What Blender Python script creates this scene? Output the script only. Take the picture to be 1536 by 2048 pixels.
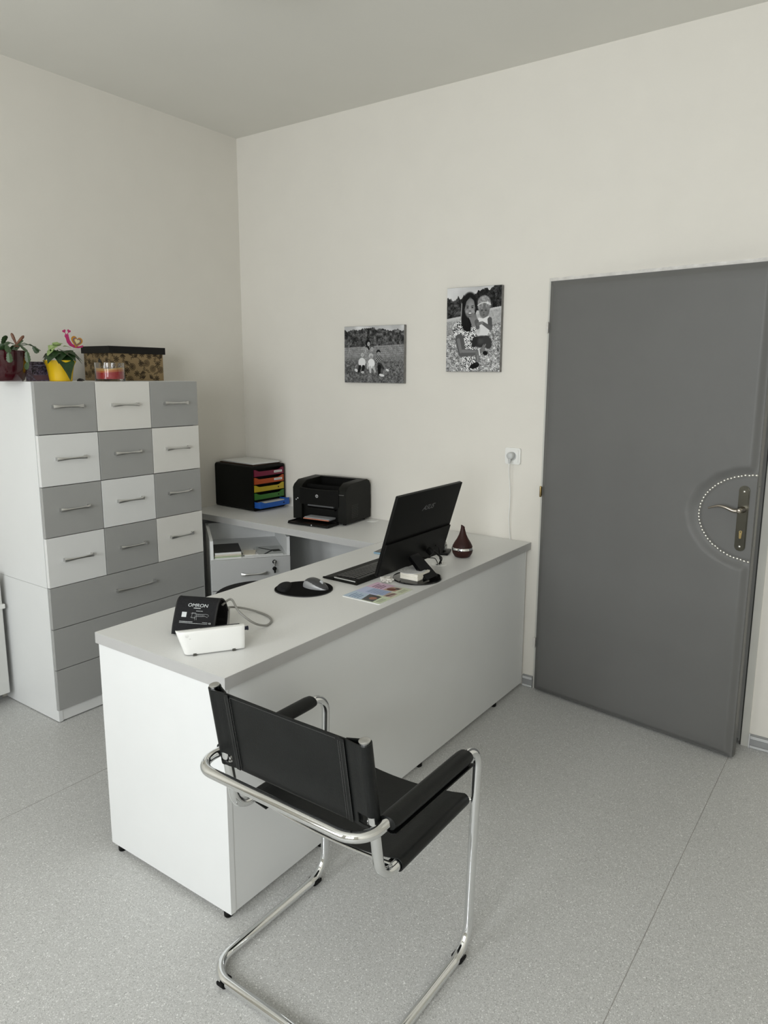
import bpy, bmesh, math, random
import numpy as np
from mathutils import Vector, Matrix, noise as mnoise

for o in list(bpy.data.objects):
    bpy.data.objects.remove(o, do_unlink=True)
SC = bpy.context.scene
COL = SC.collection
R = math.radians
PI = math.pi

# ------------------------------------------------------------------ camera
CAM_POS = Vector((3.43705, -3.17622, 1.55794))
YAW, PITCH, ROLL, FPX = -0.60505, 0.17316, 0.00857, 1426.64
fw = Vector((math.sin(YAW) * math.cos(PITCH), math.cos(YAW) * math.cos(PITCH), -math.sin(PITCH)))
r0 = Vector((math.cos(YAW), -math.sin(YAW), 0))
u0 = r0.cross(fw)
rt = r0 * math.cos(ROLL) + u0 * math.sin(ROLL)
up = rt.cross(fw)
cd = bpy.data.cameras.new('camera')
cam = bpy.data.objects.new('camera', cd)
COL.objects.link(cam)
m = Matrix((rt, up, -fw)).transposed().to_4x4()
m.translation = CAM_POS
cam.matrix_world = m
cd.sensor_fit = 'VERTICAL'
cd.sensor_height = 36
cd.sensor_width = 27
cd.lens = FPX * 36 / 2048
cd.shift_x = -39.86 / 2048
cd.shift_y = -25.34 / 2048
cd.clip_start = 0.02
SC.camera = cam

# ------------------------------------------------------------------ light
w = bpy.data.worlds.new('sky')
SC.world = w
w.use_nodes = True
w.node_tree.nodes['Background'].inputs[0].default_value = (0.86, 0.90, 0.95, 1)
w.node_tree.nodes['Background'].inputs[1].default_value = 1.0

def area(name, loc, size, power, rot, col=(0.95, 0.98, 1.0)):
    l = bpy.data.lights.new(name, 'AREA')
    l.shape = 'RECTANGLE'
    l.size, l.size_y = size
    l.energy = power
    l.color = col
    o = bpy.data.objects.new(name, l)
    o.location = loc
    o.rotation_euler = rot
    COL.objects.link(o)
    return o

ROOM_X, ROOM_Y, ROOM_Z = 4.9, -4.9, 2.937
WIN = [(0.75, 2.15), (2.75, 4.15)]      # two windows in the wall behind the camera
WZ = (0.88, 2.55)
for k, (a, b) in enumerate(WIN):
    area('window_daylight', ((a + b) / 2, ROOM_Y - 0.22, (WZ[0] + WZ[1]) / 2), (b - a, WZ[1] - WZ[0]),
         (58, 88)[k], (R(90), 0, 0))

SC.view_settings.view_transform = 'Standard'
SC.view_settings.look = 'None'
SC.view_settings.gamma = 1
SC.view_settings.use_curve_mapping = False
SC.view_settings.exposure = 0.0

# ------------------------------------------------------------------ materials
MATS = {}

def mat(name, col, rough=0.5, metal=0.0, noise=0.0, nscale=30, bump=0.0, bscale=200, spec=0.5, coat=0.0, alpha=1.0):
    if name in MATS:
        return MATS[name]
    mt = bpy.data.materials.new(name)
    mt.use_nodes = True
    nt = mt.node_tree
    b = nt.nodes['Principled BSDF']
    b.inputs['Roughness'].default_value = rough
    b.inputs['Metallic'].default_value = metal
    b.inputs['Specular IOR Level'].default_value = spec
    b.inputs['Coat Weight'].default_value = coat
    c = (*col, 1)
    b.inputs['Base Color'].default_value = c
    tc = nt.nodes.new('ShaderNodeTexCoord')
    if noise > 0:
        n = nt.nodes.new('ShaderNodeTexNoise')
        n.inputs['Scale'].default_value = nscale
        n.inputs['Detail'].default_value = 5
        nt.links.new(tc.outputs['Object'], n.inputs['Vector'])
        r = nt.nodes.new('ShaderNodeValToRGB')
        r.color_ramp.elements[0].position = 0.3
        r.color_ramp.elements[1].position = 0.7
        r.color_ramp.elements[0].color = (*[max(0, x * (1 - noise)) for x in col], 1)
        r.color_ramp.elements[1].color = (*[min(1, x * (1 + noise)) for x in col], 1)
        nt.links.new(n.outputs['Fac'], r.inputs['Fac'])
        nt.links.new(r.outputs['Color'], b.inputs['Base Color'])
    if bump > 0:
        n2 = nt.nodes.new('ShaderNodeTexNoise')
        n2.inputs['Scale'].default_value = bscale
        n2.inputs['Detail'].default_value = 4
        nt.links.new(tc.outputs['Object'], n2.inputs['Vector'])
        bp = nt.nodes.new('ShaderNodeBump')
        bp.inputs['Strength'].default_value = bump
        bp.inputs['Distance'].default_value = 0.002
        nt.links.new(n2.outputs['Fac'], bp.inputs['Height'])
        nt.links.new(bp.outputs['Normal'], b.inputs['Normal'])
    MATS[name] = mt
    return mt

def mat_vcol(name, rough=0.6, spec=0.3):
    if name in MATS:
        return MATS[name]
    mt = bpy.data.materials.new(name)
    mt.use_nodes = True
    nt = mt.node_tree
    b = nt.nodes['Principled BSDF']
    a = nt.nodes.new('ShaderNodeAttribute')
    a.attribute_name = 'print'
    nt.links.new(a.outputs['Color'], b.inputs['Base Color'])
    b.inputs['Roughness'].default_value = rough
    b.inputs['Specular IOR Level'].default_value = spec
    MATS[name] = mt
    return mt

def mat_floor():
    mt = bpy.data.materials.new('speckled_vinyl')
    mt.use_nodes = True
    nt = mt.node_tree
    b = nt.nodes['Principled BSDF']
    tc = nt.nodes.new('ShaderNodeTexCoord')
    def vor(scale, lo, hi, seedvec):
        mp = nt.nodes.new('ShaderNodeMapping')
        mp.inputs['Location'].default_value = seedvec
        nt.links.new(tc.outputs['Object'], mp.inputs['Vector'])
        v = nt.nodes.new('ShaderNodeTexVoronoi')
        v.inputs['Scale'].default_value = scale
        nt.links.new(mp.outputs['Vector'], v.inputs['Vector'])
        sep = nt.nodes.new('ShaderNodeSeparateColor')
        nt.links.new(v.outputs['Color'], sep.inputs['Color'])
        mr = nt.nodes.new('ShaderNodeMapRange')
        mr.inputs['From Min'].default_value = lo
        mr.inputs['From Max'].default_value = hi
        nt.links.new(sep.outputs['Red'], mr.inputs['Value'])
        return mr.outputs['Result']
    def mix(fac, c1, c2):
        mx = nt.nodes.new('ShaderNodeMix')
        mx.data_type = 'RGBA'
        if isinstance(fac, float):
            mx.inputs['Factor'].default_value = fac
        else:
            nt.links.new(fac, mx.inputs['Factor'])
        for s, c in (('A', c1), ('B', c2)):
            sock = [i for i in mx.inputs if i.name == s and i.type == 'RGBA'][0]
            if isinstance(c, tuple):
                sock.default_value = (*c, 1)
            else:
                nt.links.new(c, sock)
        return [o for o in mx.outputs if o.type == 'RGBA'][0]
    n = nt.nodes.new('ShaderNodeTexNoise')
    n.inputs['Scale'].default_value = 160
    n.inputs['Detail'].default_value = 3
    nt.links.new(tc.outputs['Object'], n.inputs['Vector'])
    base = mix(n.outputs['Fac'], (0.43, 0.43, 0.416), (0.57, 0.57, 0.555))
    c = mix(vor(560, 0.80, 0.95, (0, 0, 0)), base, (0.70, 0.70, 0.68))
    c = mix(vor(440, 0.86, 0.94, (7, 3, 0)), c, (0.36, 0.36, 0.345))
    c = mix(vor(360, 0.955, 0.995, (3, 9, 0)), c, (0.80, 0.80, 0.78))
    nt.links.new(c, b.inputs['Base Color'])
    b.inputs['Roughness'].default_value = 0.42
    b.inputs['Specular IOR Level'].default_value = 0.35
    n3 = nt.nodes.new('ShaderNodeTexNoise')
    n3.inputs['Scale'].default_value = 240
    nt.links.new(tc.outputs['Object'], n3.inputs['Vector'])
    bp = nt.nodes.new('ShaderNodeBump')
    bp.inputs['Strength'].default_value = 0.12
    bp.inputs['Distance'].default_value = 0.001
    nt.links.new(n3.outputs['Fac'], bp.inputs['Height'])
    nt.links.new(bp.outputs['Normal'], b.inputs['Normal'])
    return mt

def mat_glass(name, tint=(1, 1, 1), rough=0.0):
    mt = bpy.data.materials.new(name)
    mt.use_nodes = True
    b = mt.node_tree.nodes['Principled BSDF']
    b.inputs['Base Color'].default_value = (*tint, 1)
    b.inputs['Transmission Weight'].default_value = 1
    b.inputs['Roughness'].default_value = rough
    b.inputs['IOR'].default_value = 1.45
    return mt

M_WALL = mat('matte_wall_paint', (0.735, 0.710, 0.650), 0.9, noise=0.012, nscale=6, bump=0.12, bscale=90, spec=0.1)
M_CEIL = mat('ceiling_paint', (0.78, 0.768, 0.715), 0.92, noise=0.01, nscale=3, bump=0.08, bscale=80, spec=0.1)
M_FLOOR = mat_floor()
M_SEAM = mat('floor_weld', (0.30, 0.29, 0.27), 0.5, noise=0.2, nscale=60)
M_WHITE = mat('white_laminate', (0.74, 0.75, 0.742), 0.42, noise=0.008, nscale=8, spec=0.35)
M_WDRAW = mat('white_drawer_laminate', (0.74, 0.745, 0.73), 0.4, noise=0.01, nscale=8, spec=0.35)
M_CREAM = mat('cream_drawer_laminate', (0.74, 0.73, 0.69), 0.4, noise=0.01, nscale=8, spec=0.35)
M_GREY = mat('grey_laminate', (0.355, 0.357, 0.345), 0.4, noise=0.015, nscale=8, spec=0.35)
M_TOP = mat('worktop_laminate', (0.75, 0.75, 0.73), 0.38, noise=0.02, nscale=220, spec=0.4)
M_EDGE = mat('worktop_edge_band', (0.44, 0.437, 0.427), 0.42, noise=0.015, nscale=20, spec=0.35)
M_DARKGAP = mat('dark_gap', (0.03, 0.03, 0.028), 0.8, noise=0.1, nscale=20)
M_CHROME = mat('chrome', (0.80, 0.81, 0.81), 0.07, 1.0, noise=0.015, nscale=12)
M_SATIN = mat('satin_nickel', (0.62, 0.62, 0.61), 0.28, 1.0, noise=0.02, nscale=40)
M_LEATHER = mat('black_saddle_leather', (0.0050, 0.0058, 0.0056), 0.40, noise=0.25, nscale=14, bump=0.22, bscale=420, spec=0.29)
M_STITCH = mat('black_stitching', (0.004, 0.004, 0.004), 0.8, noise=0.3, nscale=400)
M_STITCHL = mat('dark_grey_thread', (0.05, 0.05, 0.048), 0.8, noise=0.3, nscale=400)
M_BLACK = mat('black_plastic', (0.0035, 0.0035, 0.003), 0.42, noise=0.1, nscale=60, bump=0.1, bscale=700, spec=0.17)
M_BLACKT = mat('black_textured_plastic', (0.0052, 0.0054, 0.004), 0.5, noise=0.15, nscale=80, bump=0.2, bscale=900, spec=0.2)
M_GLOSSB = mat('glossy_black_plastic', (0.003, 0.003, 0.0035), 0.08, noise=0.1, nscale=20, spec=0.5)
M_RUBBER = mat('black_rubber', (0.006, 0.006, 0.006), 0.75, noise=0.2, nscale=60, spec=0.2)
M_FABRICB = mat('black_fabric', (0.011, 0.011, 0.012), 0.85, noise=0.2, nscale=200, bump=0.5, bscale=900, spec=0.25)
M_DOOR = mat('grey_upholstery_vinyl', (0.138, 0.138, 0.133), 0.5, noise=0.03, nscale=4, bump=0.10, bscale=500, spec=0.35)
M_FRAME = mat('grey_enamel_frame', (0.56, 0.555, 0.51), 0.4, noise=0.04, nscale=8, spec=0.4)
M_FRAMEW = mat('peeling_white_enamel', (0.66, 0.64, 0.60), 0.3, noise=0.14, nscale=26, bump=0.9, bscale=70, spec=0.5)
M_SEAL = mat('dark_door_seal', (0.025, 0.025, 0.022), 0.6, noise=0.1, nscale=30)
M_BASE = mat('grey_pvc_skirting', (0.30, 0.305, 0.305), 0.4, noise=0.03, nscale=30, spec=0.4)
M_BASEL = mat('light_pvc_skirting', (0.68, 0.69, 0.69), 0.3, noise=0.03, nscale=30, spec=0.5)
M_BRASS = mat('aged_brass', (0.36, 0.27, 0.12), 0.35, 1.0, noise=0.15, nscale=60)
M_BRONZE = mat('dark_bronze_plate', (0.11, 0.105, 0.085), 0.25, 1.0, noise=0.08, nscale=30)
M_LEVER = mat('warm_nickel_lever', (0.42, 0.38, 0.33), 0.22, 1.0, noise=0.05, nscale=30)
M_NAIL = mat('silver_stud', (0.78, 0.77, 0.72), 0.18, 1.0, noise=0.03, nscale=50)
M_WPLAST = mat('white_plastic', (0.80, 0.80, 0.77), 0.32, noise=0.01, nscale=20, spec=0.45)
M_GPLAST = mat('pale_grey_plastic', (0.54, 0.55, 0.54), 0.35, noise=0.02, nscale=20)
M_PAPER = mat('white_paper', (0.70, 0.70, 0.68), 0.85, noise=0.03, nscale=30)
M_PAPERY = mat('cream_paper', (0.66, 0.62, 0.52), 0.85, noise=0.04, nscale=60)
M_RAD = mat('radiator_enamel', (0.66, 0.665, 0.64), 0.35, noise=0.01, nscale=6, spec=0.45)

# ------------------------------------------------------------------ geometry helpers
def quad(bm, vs):
    try:
        return bm.faces.new(vs)
    except ValueError:
        return None

def bx(bm, x0, x1, y0, y1, z0, z1, bev=0.0, M=None, seg=2):
    b2 = bmesh.new() if bev > 0 else bm
    vs = [b2.verts.new((x, y, z)) for x in (x0, x1) for y in (y0, y1) for z in (z0, z1)]
    for f in ((0, 1, 3, 2), (4, 6, 7, 5), (0, 4, 5, 1), (2, 3, 7, 6), (0, 2, 6, 4), (1, 5, 7, 3)):
        b2.faces.new([vs[i] for i in f])
    if bev > 0:
        bmesh.ops.bevel(b2, geom=list(b2.edges), offset=bev, segments=seg, affect='EDGES', profile=0.5)
        join(bm, b2, M)
    elif M is not None:
        for v in vs:
            v.co = M @ v.co
    return bm

def join(bm, b2, M=None):
    mp = {}
    for v in b2.verts:
        mp[v] = bm.verts.new(M @ v.co if M is not None else v.co)
    for f in b2.faces:
        quad(bm, [mp[v] for v in f.verts])
    b2.free()

def fillet(pts, rad, seg=8, closed=False):
    """round the corners of a 3D polyline"""
    n = len(pts)
    pts = [Vector(p) for p in pts]
    rad = rad if isinstance(rad, (list, tuple)) else [rad] * n
    out = []
    for i in range(n):
        if not closed and i in (0, n - 1):
            out.append(pts[i])
            continue
        p, a, b, r = pts[i], pts[i - 1], pts[(i + 1) % n], rad[i]
        if r <= 0:
            out.append(p)
            continue
        d1, d2 = (a - p).normalized(), (b - p).normalized()
        ang = d1.angle(d2)
        t = min(r / math.tan(ang / 2), 0.49 * (a - p).length, 0.49 * (b - p).length)
        r = t * math.tan(ang / 2)
        s, e = p + d1 * t, p + d2 * t
        c = p + (d1 + d2).normalized() * (r / math.sin(ang / 2))
        v1, v2 = s - c, e - c
        th = v1.angle(v2)
        for k in range(seg + 1):
            q = k / seg
            out.append(c + (v1 * math.sin((1 - q) * th) + v2 * math.sin(q * th)) / math.sin(th))
    return out

def spline(pts, n=8, closed=False):
    """Catmull-Rom through points"""
    P = [Vector(p) for p in pts]
    N = len(P)
    out = []
    rng = range(N if closed else N - 1)
    for i in rng:
        if closed:
            a, b, c, d = P[i - 1], P[i], P[(i + 1) % N], P[(i + 2) % N]
        else:
            a, b, c, d = P[max(i - 1, 0)], P[i], P[i + 1], P[min(i + 2, N - 1)]
        for k in range(n):
            t = k / n
            out.append(0.5 * ((2 * b) + (c - a) * t + (2 * a - 5 * b + 4 * c - d) * t * t + (3 * b - a - 3 * c + d) * t ** 3))
    if not closed:
        out.append(P[-1])
    return out

def tube(bm, path, r, n=12, closed=False, cap=True, ry=None):
    path = [Vector(p) for p in path]
    N = len(path)
    rr = r if isinstance(r, (list, tuple)) else [r] * N
    ry = ry if ry is not None else rr
    ry = ry if isinstance(ry, (list, tuple)) else [ry] * N
    rings = []
    prev = None
    for i, p in enumerate(path):
        if closed:
            t = (path[(i + 1) % N] - path[i - 1]).normalized()
        else:
            t = (path[min(i + 1, N - 1)] - path[max(i - 1, 0)]).normalized()
        if prev is None:
            ref = Vector((0, 0, 1)) if abs(t.z) < 0.9 else Vector((0, 1, 0))
            a = t.cross(ref).normalized()
        else:
            a = (prev - t * prev.dot(t)).normalized()
        prev = a
        b = t.cross(a)
        rings.append([bm.verts.new(p + a * math.cos(2 * PI * k / n) * rr[i] + b * math.sin(2 * PI * k / n) * ry[i]) for k in range(n)])
    if closed:
        # align last ring to first
        best = min(range(n), key=lambda s: sum((rings[-1][(k + s) % n].co - rings[0][k].co).length for k in range(0, n, 3)))
        last = [rings[-1][(k + best) % n] for k in range(n)]
    for i in range(N - 1):
        for k in range(n):
            quad(bm, [rings[i][k], rings[i][(k + 1) % n], rings[i + 1][(k + 1) % n], rings[i + 1][k]])
    if closed:
        for k in range(n):
            quad(bm, [last[k], last[(k + 1) % n], rings[0][(k + 1) % n], rings[0][k]])
    elif cap:
        quad(bm, rings[0][::-1])
        quad(bm, rings[-1])
    return bm

def lathe(bm, prof, n=32, M=None, cap=True):
    rings = []
    for r, z in prof:
        if r < 1e-6:
            rings.append([bm.verts.new((0, 0, z))])
        else:
            rings.append([bm.verts.new((r * math.cos(2 * PI * k / n), r * math.sin(2 * PI * k / n), z)) for k in range(n)])
    for a, b in zip(rings, rings[1:]):
        for k in range(n):
            k2 = (k + 1) % n
            if len(a) == 1 and len(b) == 1:
                continue
            if len(a) == 1:
                quad(bm, [a[0], b[k2], b[k]])
            elif len(b) == 1:
                quad(bm, [a[k], a[k2], b[0]])
            else:
                quad(bm, [a[k], a[k2], b[k2], b[k]])
    if cap:
        for rg, s in ((rings[0], -1), (rings[-1], 1)):
            if len(rg) > 1:
                quad(bm, rg[::s])
    if M is not None:
        for rg in rings:
            for v in rg:
                v.co = M @ v.co
    return bm

def prism(bm, outline, t0, t1, M=None, bev=0.0):
    """extrude a 2D outline (x,y) from z=t0 to z=t1, then map by M"""
    b2 = bmesh.new()
    lo = [b2.verts.new((p[0], p[1], t0)) for p in outline]
    hi = [b2.verts.new((p[0], p[1], t1)) for p in outline]
    n = len(outline)
    b2.faces.new(lo[::-1])
    b2.faces.new(hi)
    for i in range(n):
        b2.faces.new([lo[i], lo[(i + 1) % n], hi[(i + 1) % n], hi[i]])
    if bev > 0:
        es = [e for e in b2.edges if e.calc_face_angle(0) > 0.6]
        bmesh.ops.bevel(b2, geom=es, offset=bev, segments=2, affect='EDGES', profile=0.5)
    bmesh.ops.recalc_face_normals(b2, faces=b2.faces)
    join(bm, b2, M)
    return bm

def strip(bm, line, t, w0, w1, fmap):
    """thick sheet: 2D polyline of thickness t, extruded from w0 to w1; fmap(a,b,w)->3D"""
    n = len(line)
    L = [Vector((p[0], p[1])) for p in line]
    off = []
    for i in range(n):
        d = (L[min(i + 1, n - 1)] - L[max(i - 1, 0)]).normalized()
        off.append(Vector((-d.y, d.x)) * t / 2)
    rows = []
    for i in range(n):
        rows.append([bm.verts.new(fmap(*(L[i] + off[i] * s), wv)) for s, wv in ((1, w0), (1, w1), (-1, w1), (-1, w0))])
    for a, b in zip(rows, rows[1:]):
        for k in range(4):
            quad(bm, [a[k], a[(k + 1) % 4], b[(k + 1) % 4], b[k]])
    quad(bm, rows[0])
    quad(bm, rows[-1][::-1])
    return bm

def rrect(w, h, r, n=5, cx=0, cy=0):
    out = []
    for qx, qy, a0 in ((1, 1, 0), (-1, 1, 90), (-1, -1, 180), (1, -1, 270)):
        for k in range(n + 1):
            a = R(a0 + 90 * k / n)
            out.append((cx + qx * (w / 2 - r) + r * math.cos(a), cy + qy * (h / 2 - r) + r * math.sin(a)))
    return out

def rot2(p, a):
    return (p[0] * math.cos(a) - p[1] * math.sin(a), p[0] * math.sin(a) + p[1] * math.cos(a))

def obj(name, bm, m, parent=None, smooth=False, loc=None, world=False):
    """link a bmesh as one mesh object; with world=True the shape is given in world coordinates"""
    bmesh.ops.recalc_face_normals(bm, faces=bm.faces)
    if world and parent is not None:
        Mi = parent_matrix(parent).inverted()
        for v in bm.verts:
            v.co = Mi @ v.co
    elif world and loc is not None:
        for v in bm.verts:
            v.co = v.co - Vector(loc)
    me = bpy.data.meshes.new(name)
    bm.to_mesh(me)
    bm.free()
    me.materials.append(m)
    if smooth:
        for p in me.polygons:
            p.use_smooth = True
        try:
            me.set_sharp_from_angle(angle=R(38))
        except Exception:
            pass
    o = bpy.data.objects.new(name, me)
    COL.objects.link(o)
    if parent is not None:
        o.parent = parent
    if loc is not None:
        o.location = loc
    return o

def parent_matrix(o):
    mtx = Matrix.LocRotScale(o.location, o.rotation_euler, o.scale)
    while o.parent:
        o = o.parent
        mtx = Matrix.LocRotScale(o.location, o.rotation_euler, o.scale) @ mtx
    return mtx

def thing(name, label, cat, loc=(0, 0, 0), rz=0.0, group=None):
    o = bpy.data.objects.new(name, None)
    o.empty_display_size = 0.05
    COL.objects.link(o)
    o.location = loc
    o.rotation_euler = (0, 0, rz)
    tag(o, label, cat, group)
    return o

def tag(o, label, cat, group=None):
    o['label'] = label
    o['category'] = cat
    if group:
        o['group'] = group
    return o

def struct(name, bm, m, **k):
    o = obj(name, bm, m, **k)
    o['kind'] = 'structure'
    return o

def text_bm(body, size, depth=0.0004, shear=0.0, bold=0.0, align='CENTER', sx=1.0):
    cu = bpy.data.curves.new('lettering', 'FONT')
    cu.body = body
    cu.size = size
    cu.extrude = depth
    cu.shear = shear
    cu.offset = bold
    cu.align_x = align
    cu.align_y = 'CENTER'
    o = bpy.data.objects.new('lettering', cu)
    COL.objects.link(o)
    dg = bpy.context.evaluated_depsgraph_get()
    me = bpy.data.meshes.new_from_object(o.evaluated_get(dg))
    bm = bmesh.new()
    bm.from_mesh(me)
    for v in bm.verts:
        v.co.x *= sx
    bpy.data.objects.remove(o)
    bpy.data.meshes.remove(me)
    bpy.data.curves.remove(cu)
    return bm

def xf(bm, M):
    for v in bm.verts:
        v.co = M @ v.co
    return bm

def frame_m(origin, xa, ya):
    """matrix taking local x,y,z to given axes at origin"""
    xa = Vector(xa).normalized()
    ya = Vector(ya).normalized()
    za = xa.cross(ya)
    mm = Matrix((xa, ya, za)).transposed().to_4x4()
    mm.translation = Vector(origin)
    return mm

# ------------------------------------------------------------------ painted prints (colour attribute on a fine grid)
rng = np.random.default_rng(5)

def vnoise(h, w, cell, seed=0):
    g = np.random.default_rng(seed)
    gh, gw = int(h / cell) + 3, int(w / cell) + 3
    a = g.random((gh, gw))
    y = np.arange(h) / cell
    x = np.arange(w) / cell
    yi, xi = y.astype(int), x.astype(int)
    fy, fx = (y - yi)[:, None], (x - xi)[None, :]
    fy = fy * fy * (3 - 2 * fy)
    fx = fx * fx * (3 - 2 * fx)
    A = a[yi][:, xi]
    B = a[yi][:, xi + 1]
    Cc = a[yi + 1][:, xi]
    D = a[yi + 1][:, xi + 1]
    return (A * (1 - fx) + B * fx) * (1 - fy) + (Cc * (1 - fx) + D * fx) * fy

class Paint:
    def __init__(s, w, h, col=(0.5, 0.5, 0.5)):
        s.w, s.h = w, h
        s.a = np.ones((h, w, 3)) * np.array(col)
        s.v, s.u = np.mgrid[0:h, 0:w]
        s.u = (s.u + 0.5) / w
        s.v = (s.v + 0.5) / h
        s.asp = h / w
    def put(s, mask, col):
        col = np.array(col if hasattr(col, '__len__') else (col,) * 3) if not isinstance(col, np.ndarray) else col
        if col.ndim == 2:
            col = col[..., None] * np.ones(3)
        mk = np.clip(mask, 0, 1)[..., None]
        s.a = s.a * (1 - mk) + col * mk
    def ell(s, cu, cv, ru, rv, col, rot=0, soft=0.12):
        du, dv = s.u - cu, (s.v - cv) * s.asp
        c, sn = math.cos(rot), math.sin(rot)
        x, y = du * c + dv * sn, -du * sn + dv * c
        d = np.sqrt((x / ru) ** 2 + (y / (rv * s.asp)) ** 2)
        s.put((1 - d) / soft + 0.5, col)
    def poly(s, pts, col):
        inside = np.zeros(s.u.shape, bool)
        n = len(pts)
        for i in range(n):
            (x1, y1), (x2, y2) = pts[i], pts[(i + 1) % n]
            if y1 == y2:
                continue
            c = ((s.v > y1) != (s.v > y2)) & (s.u < (x2 - x1) * (s.v - y1) / (y2 - y1) + x1)
            inside ^= c
        s.put(inside.astype(float), col)
    def cap(s, a, b, r1, r2, col):
        ax, ay = a[0], a[1] * s.asp
        bx_, by = b[0], b[1] * s.asp
        px, py = s.u - ax, s.v * s.asp - ay
        dx, dy = bx_ - ax, by - ay
        t = np.clip((px * dx + py * dy) / (dx * dx + dy * dy + 1e-9), 0, 1)
        d = np.hypot(px - t * dx, py - t * dy)
        s.put((r1 + (r2 - r1) * t - d) / 0.006 + 0.5, col)
    def mesh(s, name, origin, xa, ya, W, H, m, parent, linear=False):
        """grid with u along xa, v running down (-ya) from the top"""
        xa, ya, o = Vector(xa), Vector(ya), Vector(origin)
        w_, h_ = s.w, s.h
        us = np.linspace(0, 1, w_ + 1)
        vs = np.linspace(0, 1, h_ + 1)
        U, V = np.meshgrid(us, vs)
        co = np.array(o)[None, None, :] + U[..., None] * W * np.array(xa) - V[..., None] * H * np.array(ya)
        idx = np.arange((w_ + 1) * (h_ + 1)).reshape(h_ + 1, w_ + 1)
        f = np.stack([idx[1:, :-1], idx[1:, 1:], idx[:-1, 1:], idx[:-1, :-1]], -1).reshape(-1, 4)
        me = bpy.data.meshes.new(name)
        me.vertices.add(co.shape[0] * co.shape[1])
        me.vertices.foreach_set('co', co.reshape(-1).astype(np.float32))
        me.loops.add(f.size)
        me.loops.foreach_set('vertex_index', f.reshape(-1).astype(np.int32))
        me.polygons.add(len(f))
        me.polygons.foreach_set('loop_start', np.arange(0, f.size, 4, dtype=np.int32))
        me.polygons.foreach_set('loop_total', np.full(len(f), 4, dtype=np.int32))
        me.update()
        col = np.clip(s.a, 0, 1)
        if not linear:
            col = col ** 2.2
        c4 = np.concatenate([col.reshape(-1, 3), np.ones((len(f), 1))], 1)
        c4 = np.repeat(c4, 4, 0).astype(np.float32)
        at = me.color_attributes.new('print', 'FLOAT_COLOR', 'CORNER')
        at.data.foreach_set('color', c4.reshape(-1))
        me.materials.append(m)
        ob = bpy.data.objects.new(name, me)
        COL.objects.link(ob)
        if parent:
            ob.parent = parent
        return ob

M_PRINT = mat_vcol('canvas_print', 0.75, 0.2)
M_CARD = mat_vcol('card_print', 0.45, 0.4)

# ================================================================== the room
T = 0.15
DX0, DX1, DZ = 2.058, 3.018, 1.995           # door opening
bm = bmesh.new()
bx(bm, -T, ROOM_X + T, ROOM_Y - T, T + 0.6, -0.1, 0)
fl = struct('floor', bm, M_FLOOR)
for x in (0.98, 2.995):
    bm = bmesh.new()
    bx(bm, x - 0.0011, x + 0.0011, ROOM_Y, -0.02, -0.001, 0.0003)
    obj('weld_seam', bm, M_SEAM, fl)

bm = bmesh.new()
bx(bm, -T, DX0, 0, T, 0, ROOM_Z)
bx(bm, DX0, DX1, 0, T, DZ, ROOM_Z)
bx(bm, DX1, ROOM_X + T, 0, T, 0, ROOM_Z)
struct('wall_back', bm, M_WALL)
bm = bmesh.new()
bx(bm, -T, 0, ROOM_Y - T, 0, 0, ROOM_Z)
struct('wall_left', bm, M_WALL)
bm = bmesh.new()
bx(bm, ROOM_X, ROOM_X + T, ROOM_Y - T, 0, 0, ROOM_Z)
struct('wall_right', bm, M_WALL)
bm = bmesh.new()
xs = [0.0]
for a, b in WIN:
    xs += [a, b]
xs += [ROOM_X]
for i in range(0, len(xs) - 1, 2):
    bx(bm, xs[i], xs[i + 1], ROOM_Y - T, ROOM_Y, 0, ROOM_Z)
for a, b in WIN:
    bx(bm, a, b, ROOM_Y - T, ROOM_Y, 0, WZ[0])
    bx(bm, a, b, ROOM_Y - T, ROOM_Y, WZ[1], ROOM_Z)
struct('wall_front', bm, M_WALL)
for k, (a, b) in enumerate(WIN):
    bm = bmesh.new()
    yy0, yy1 = ROOM_Y - 0.10, ROOM_Y - 0.05
    for x0_, x1_ in ((a, a + 0.06), ((a + b) / 2 - 0.05, (a + b) / 2 + 0.05), (b - 0.06, b)):
        bx(bm, x0_, x1_, yy0, yy1, WZ[0], WZ[1])
    for z0_, z1_ in ((WZ[0], WZ[0] + 0.06), (WZ[1] - 0.06, WZ[1])):
        bx(bm, a, b, yy0, yy1, z0_, z1_)
    struct('window_%d' % (k + 1), bm, M_WPLAST)
bm = bmesh.new()
bx(bm, -T, ROOM_X + T, ROOM_Y - T, T, ROOM_Z, ROOM_Z + 0.12)
struct('ceiling', bm, M_CEIL, smooth=True)
# hallway beyond the door, closed
bm = bmesh.new()
bx(bm, 1.7, 3.4, 0.70, 0.75, 0, 2.3)
bx(bm, 1.65, 1.7, T, 0.75, 0, 2.3)
bx(bm, 3.4, 3.45, T, 0.75, 0, 2.3)
bx(bm, 1.65, 3.45, T, 0.75, 2.3, 2.35)
struct('wall_hallway', bm, M_WALL)

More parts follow.
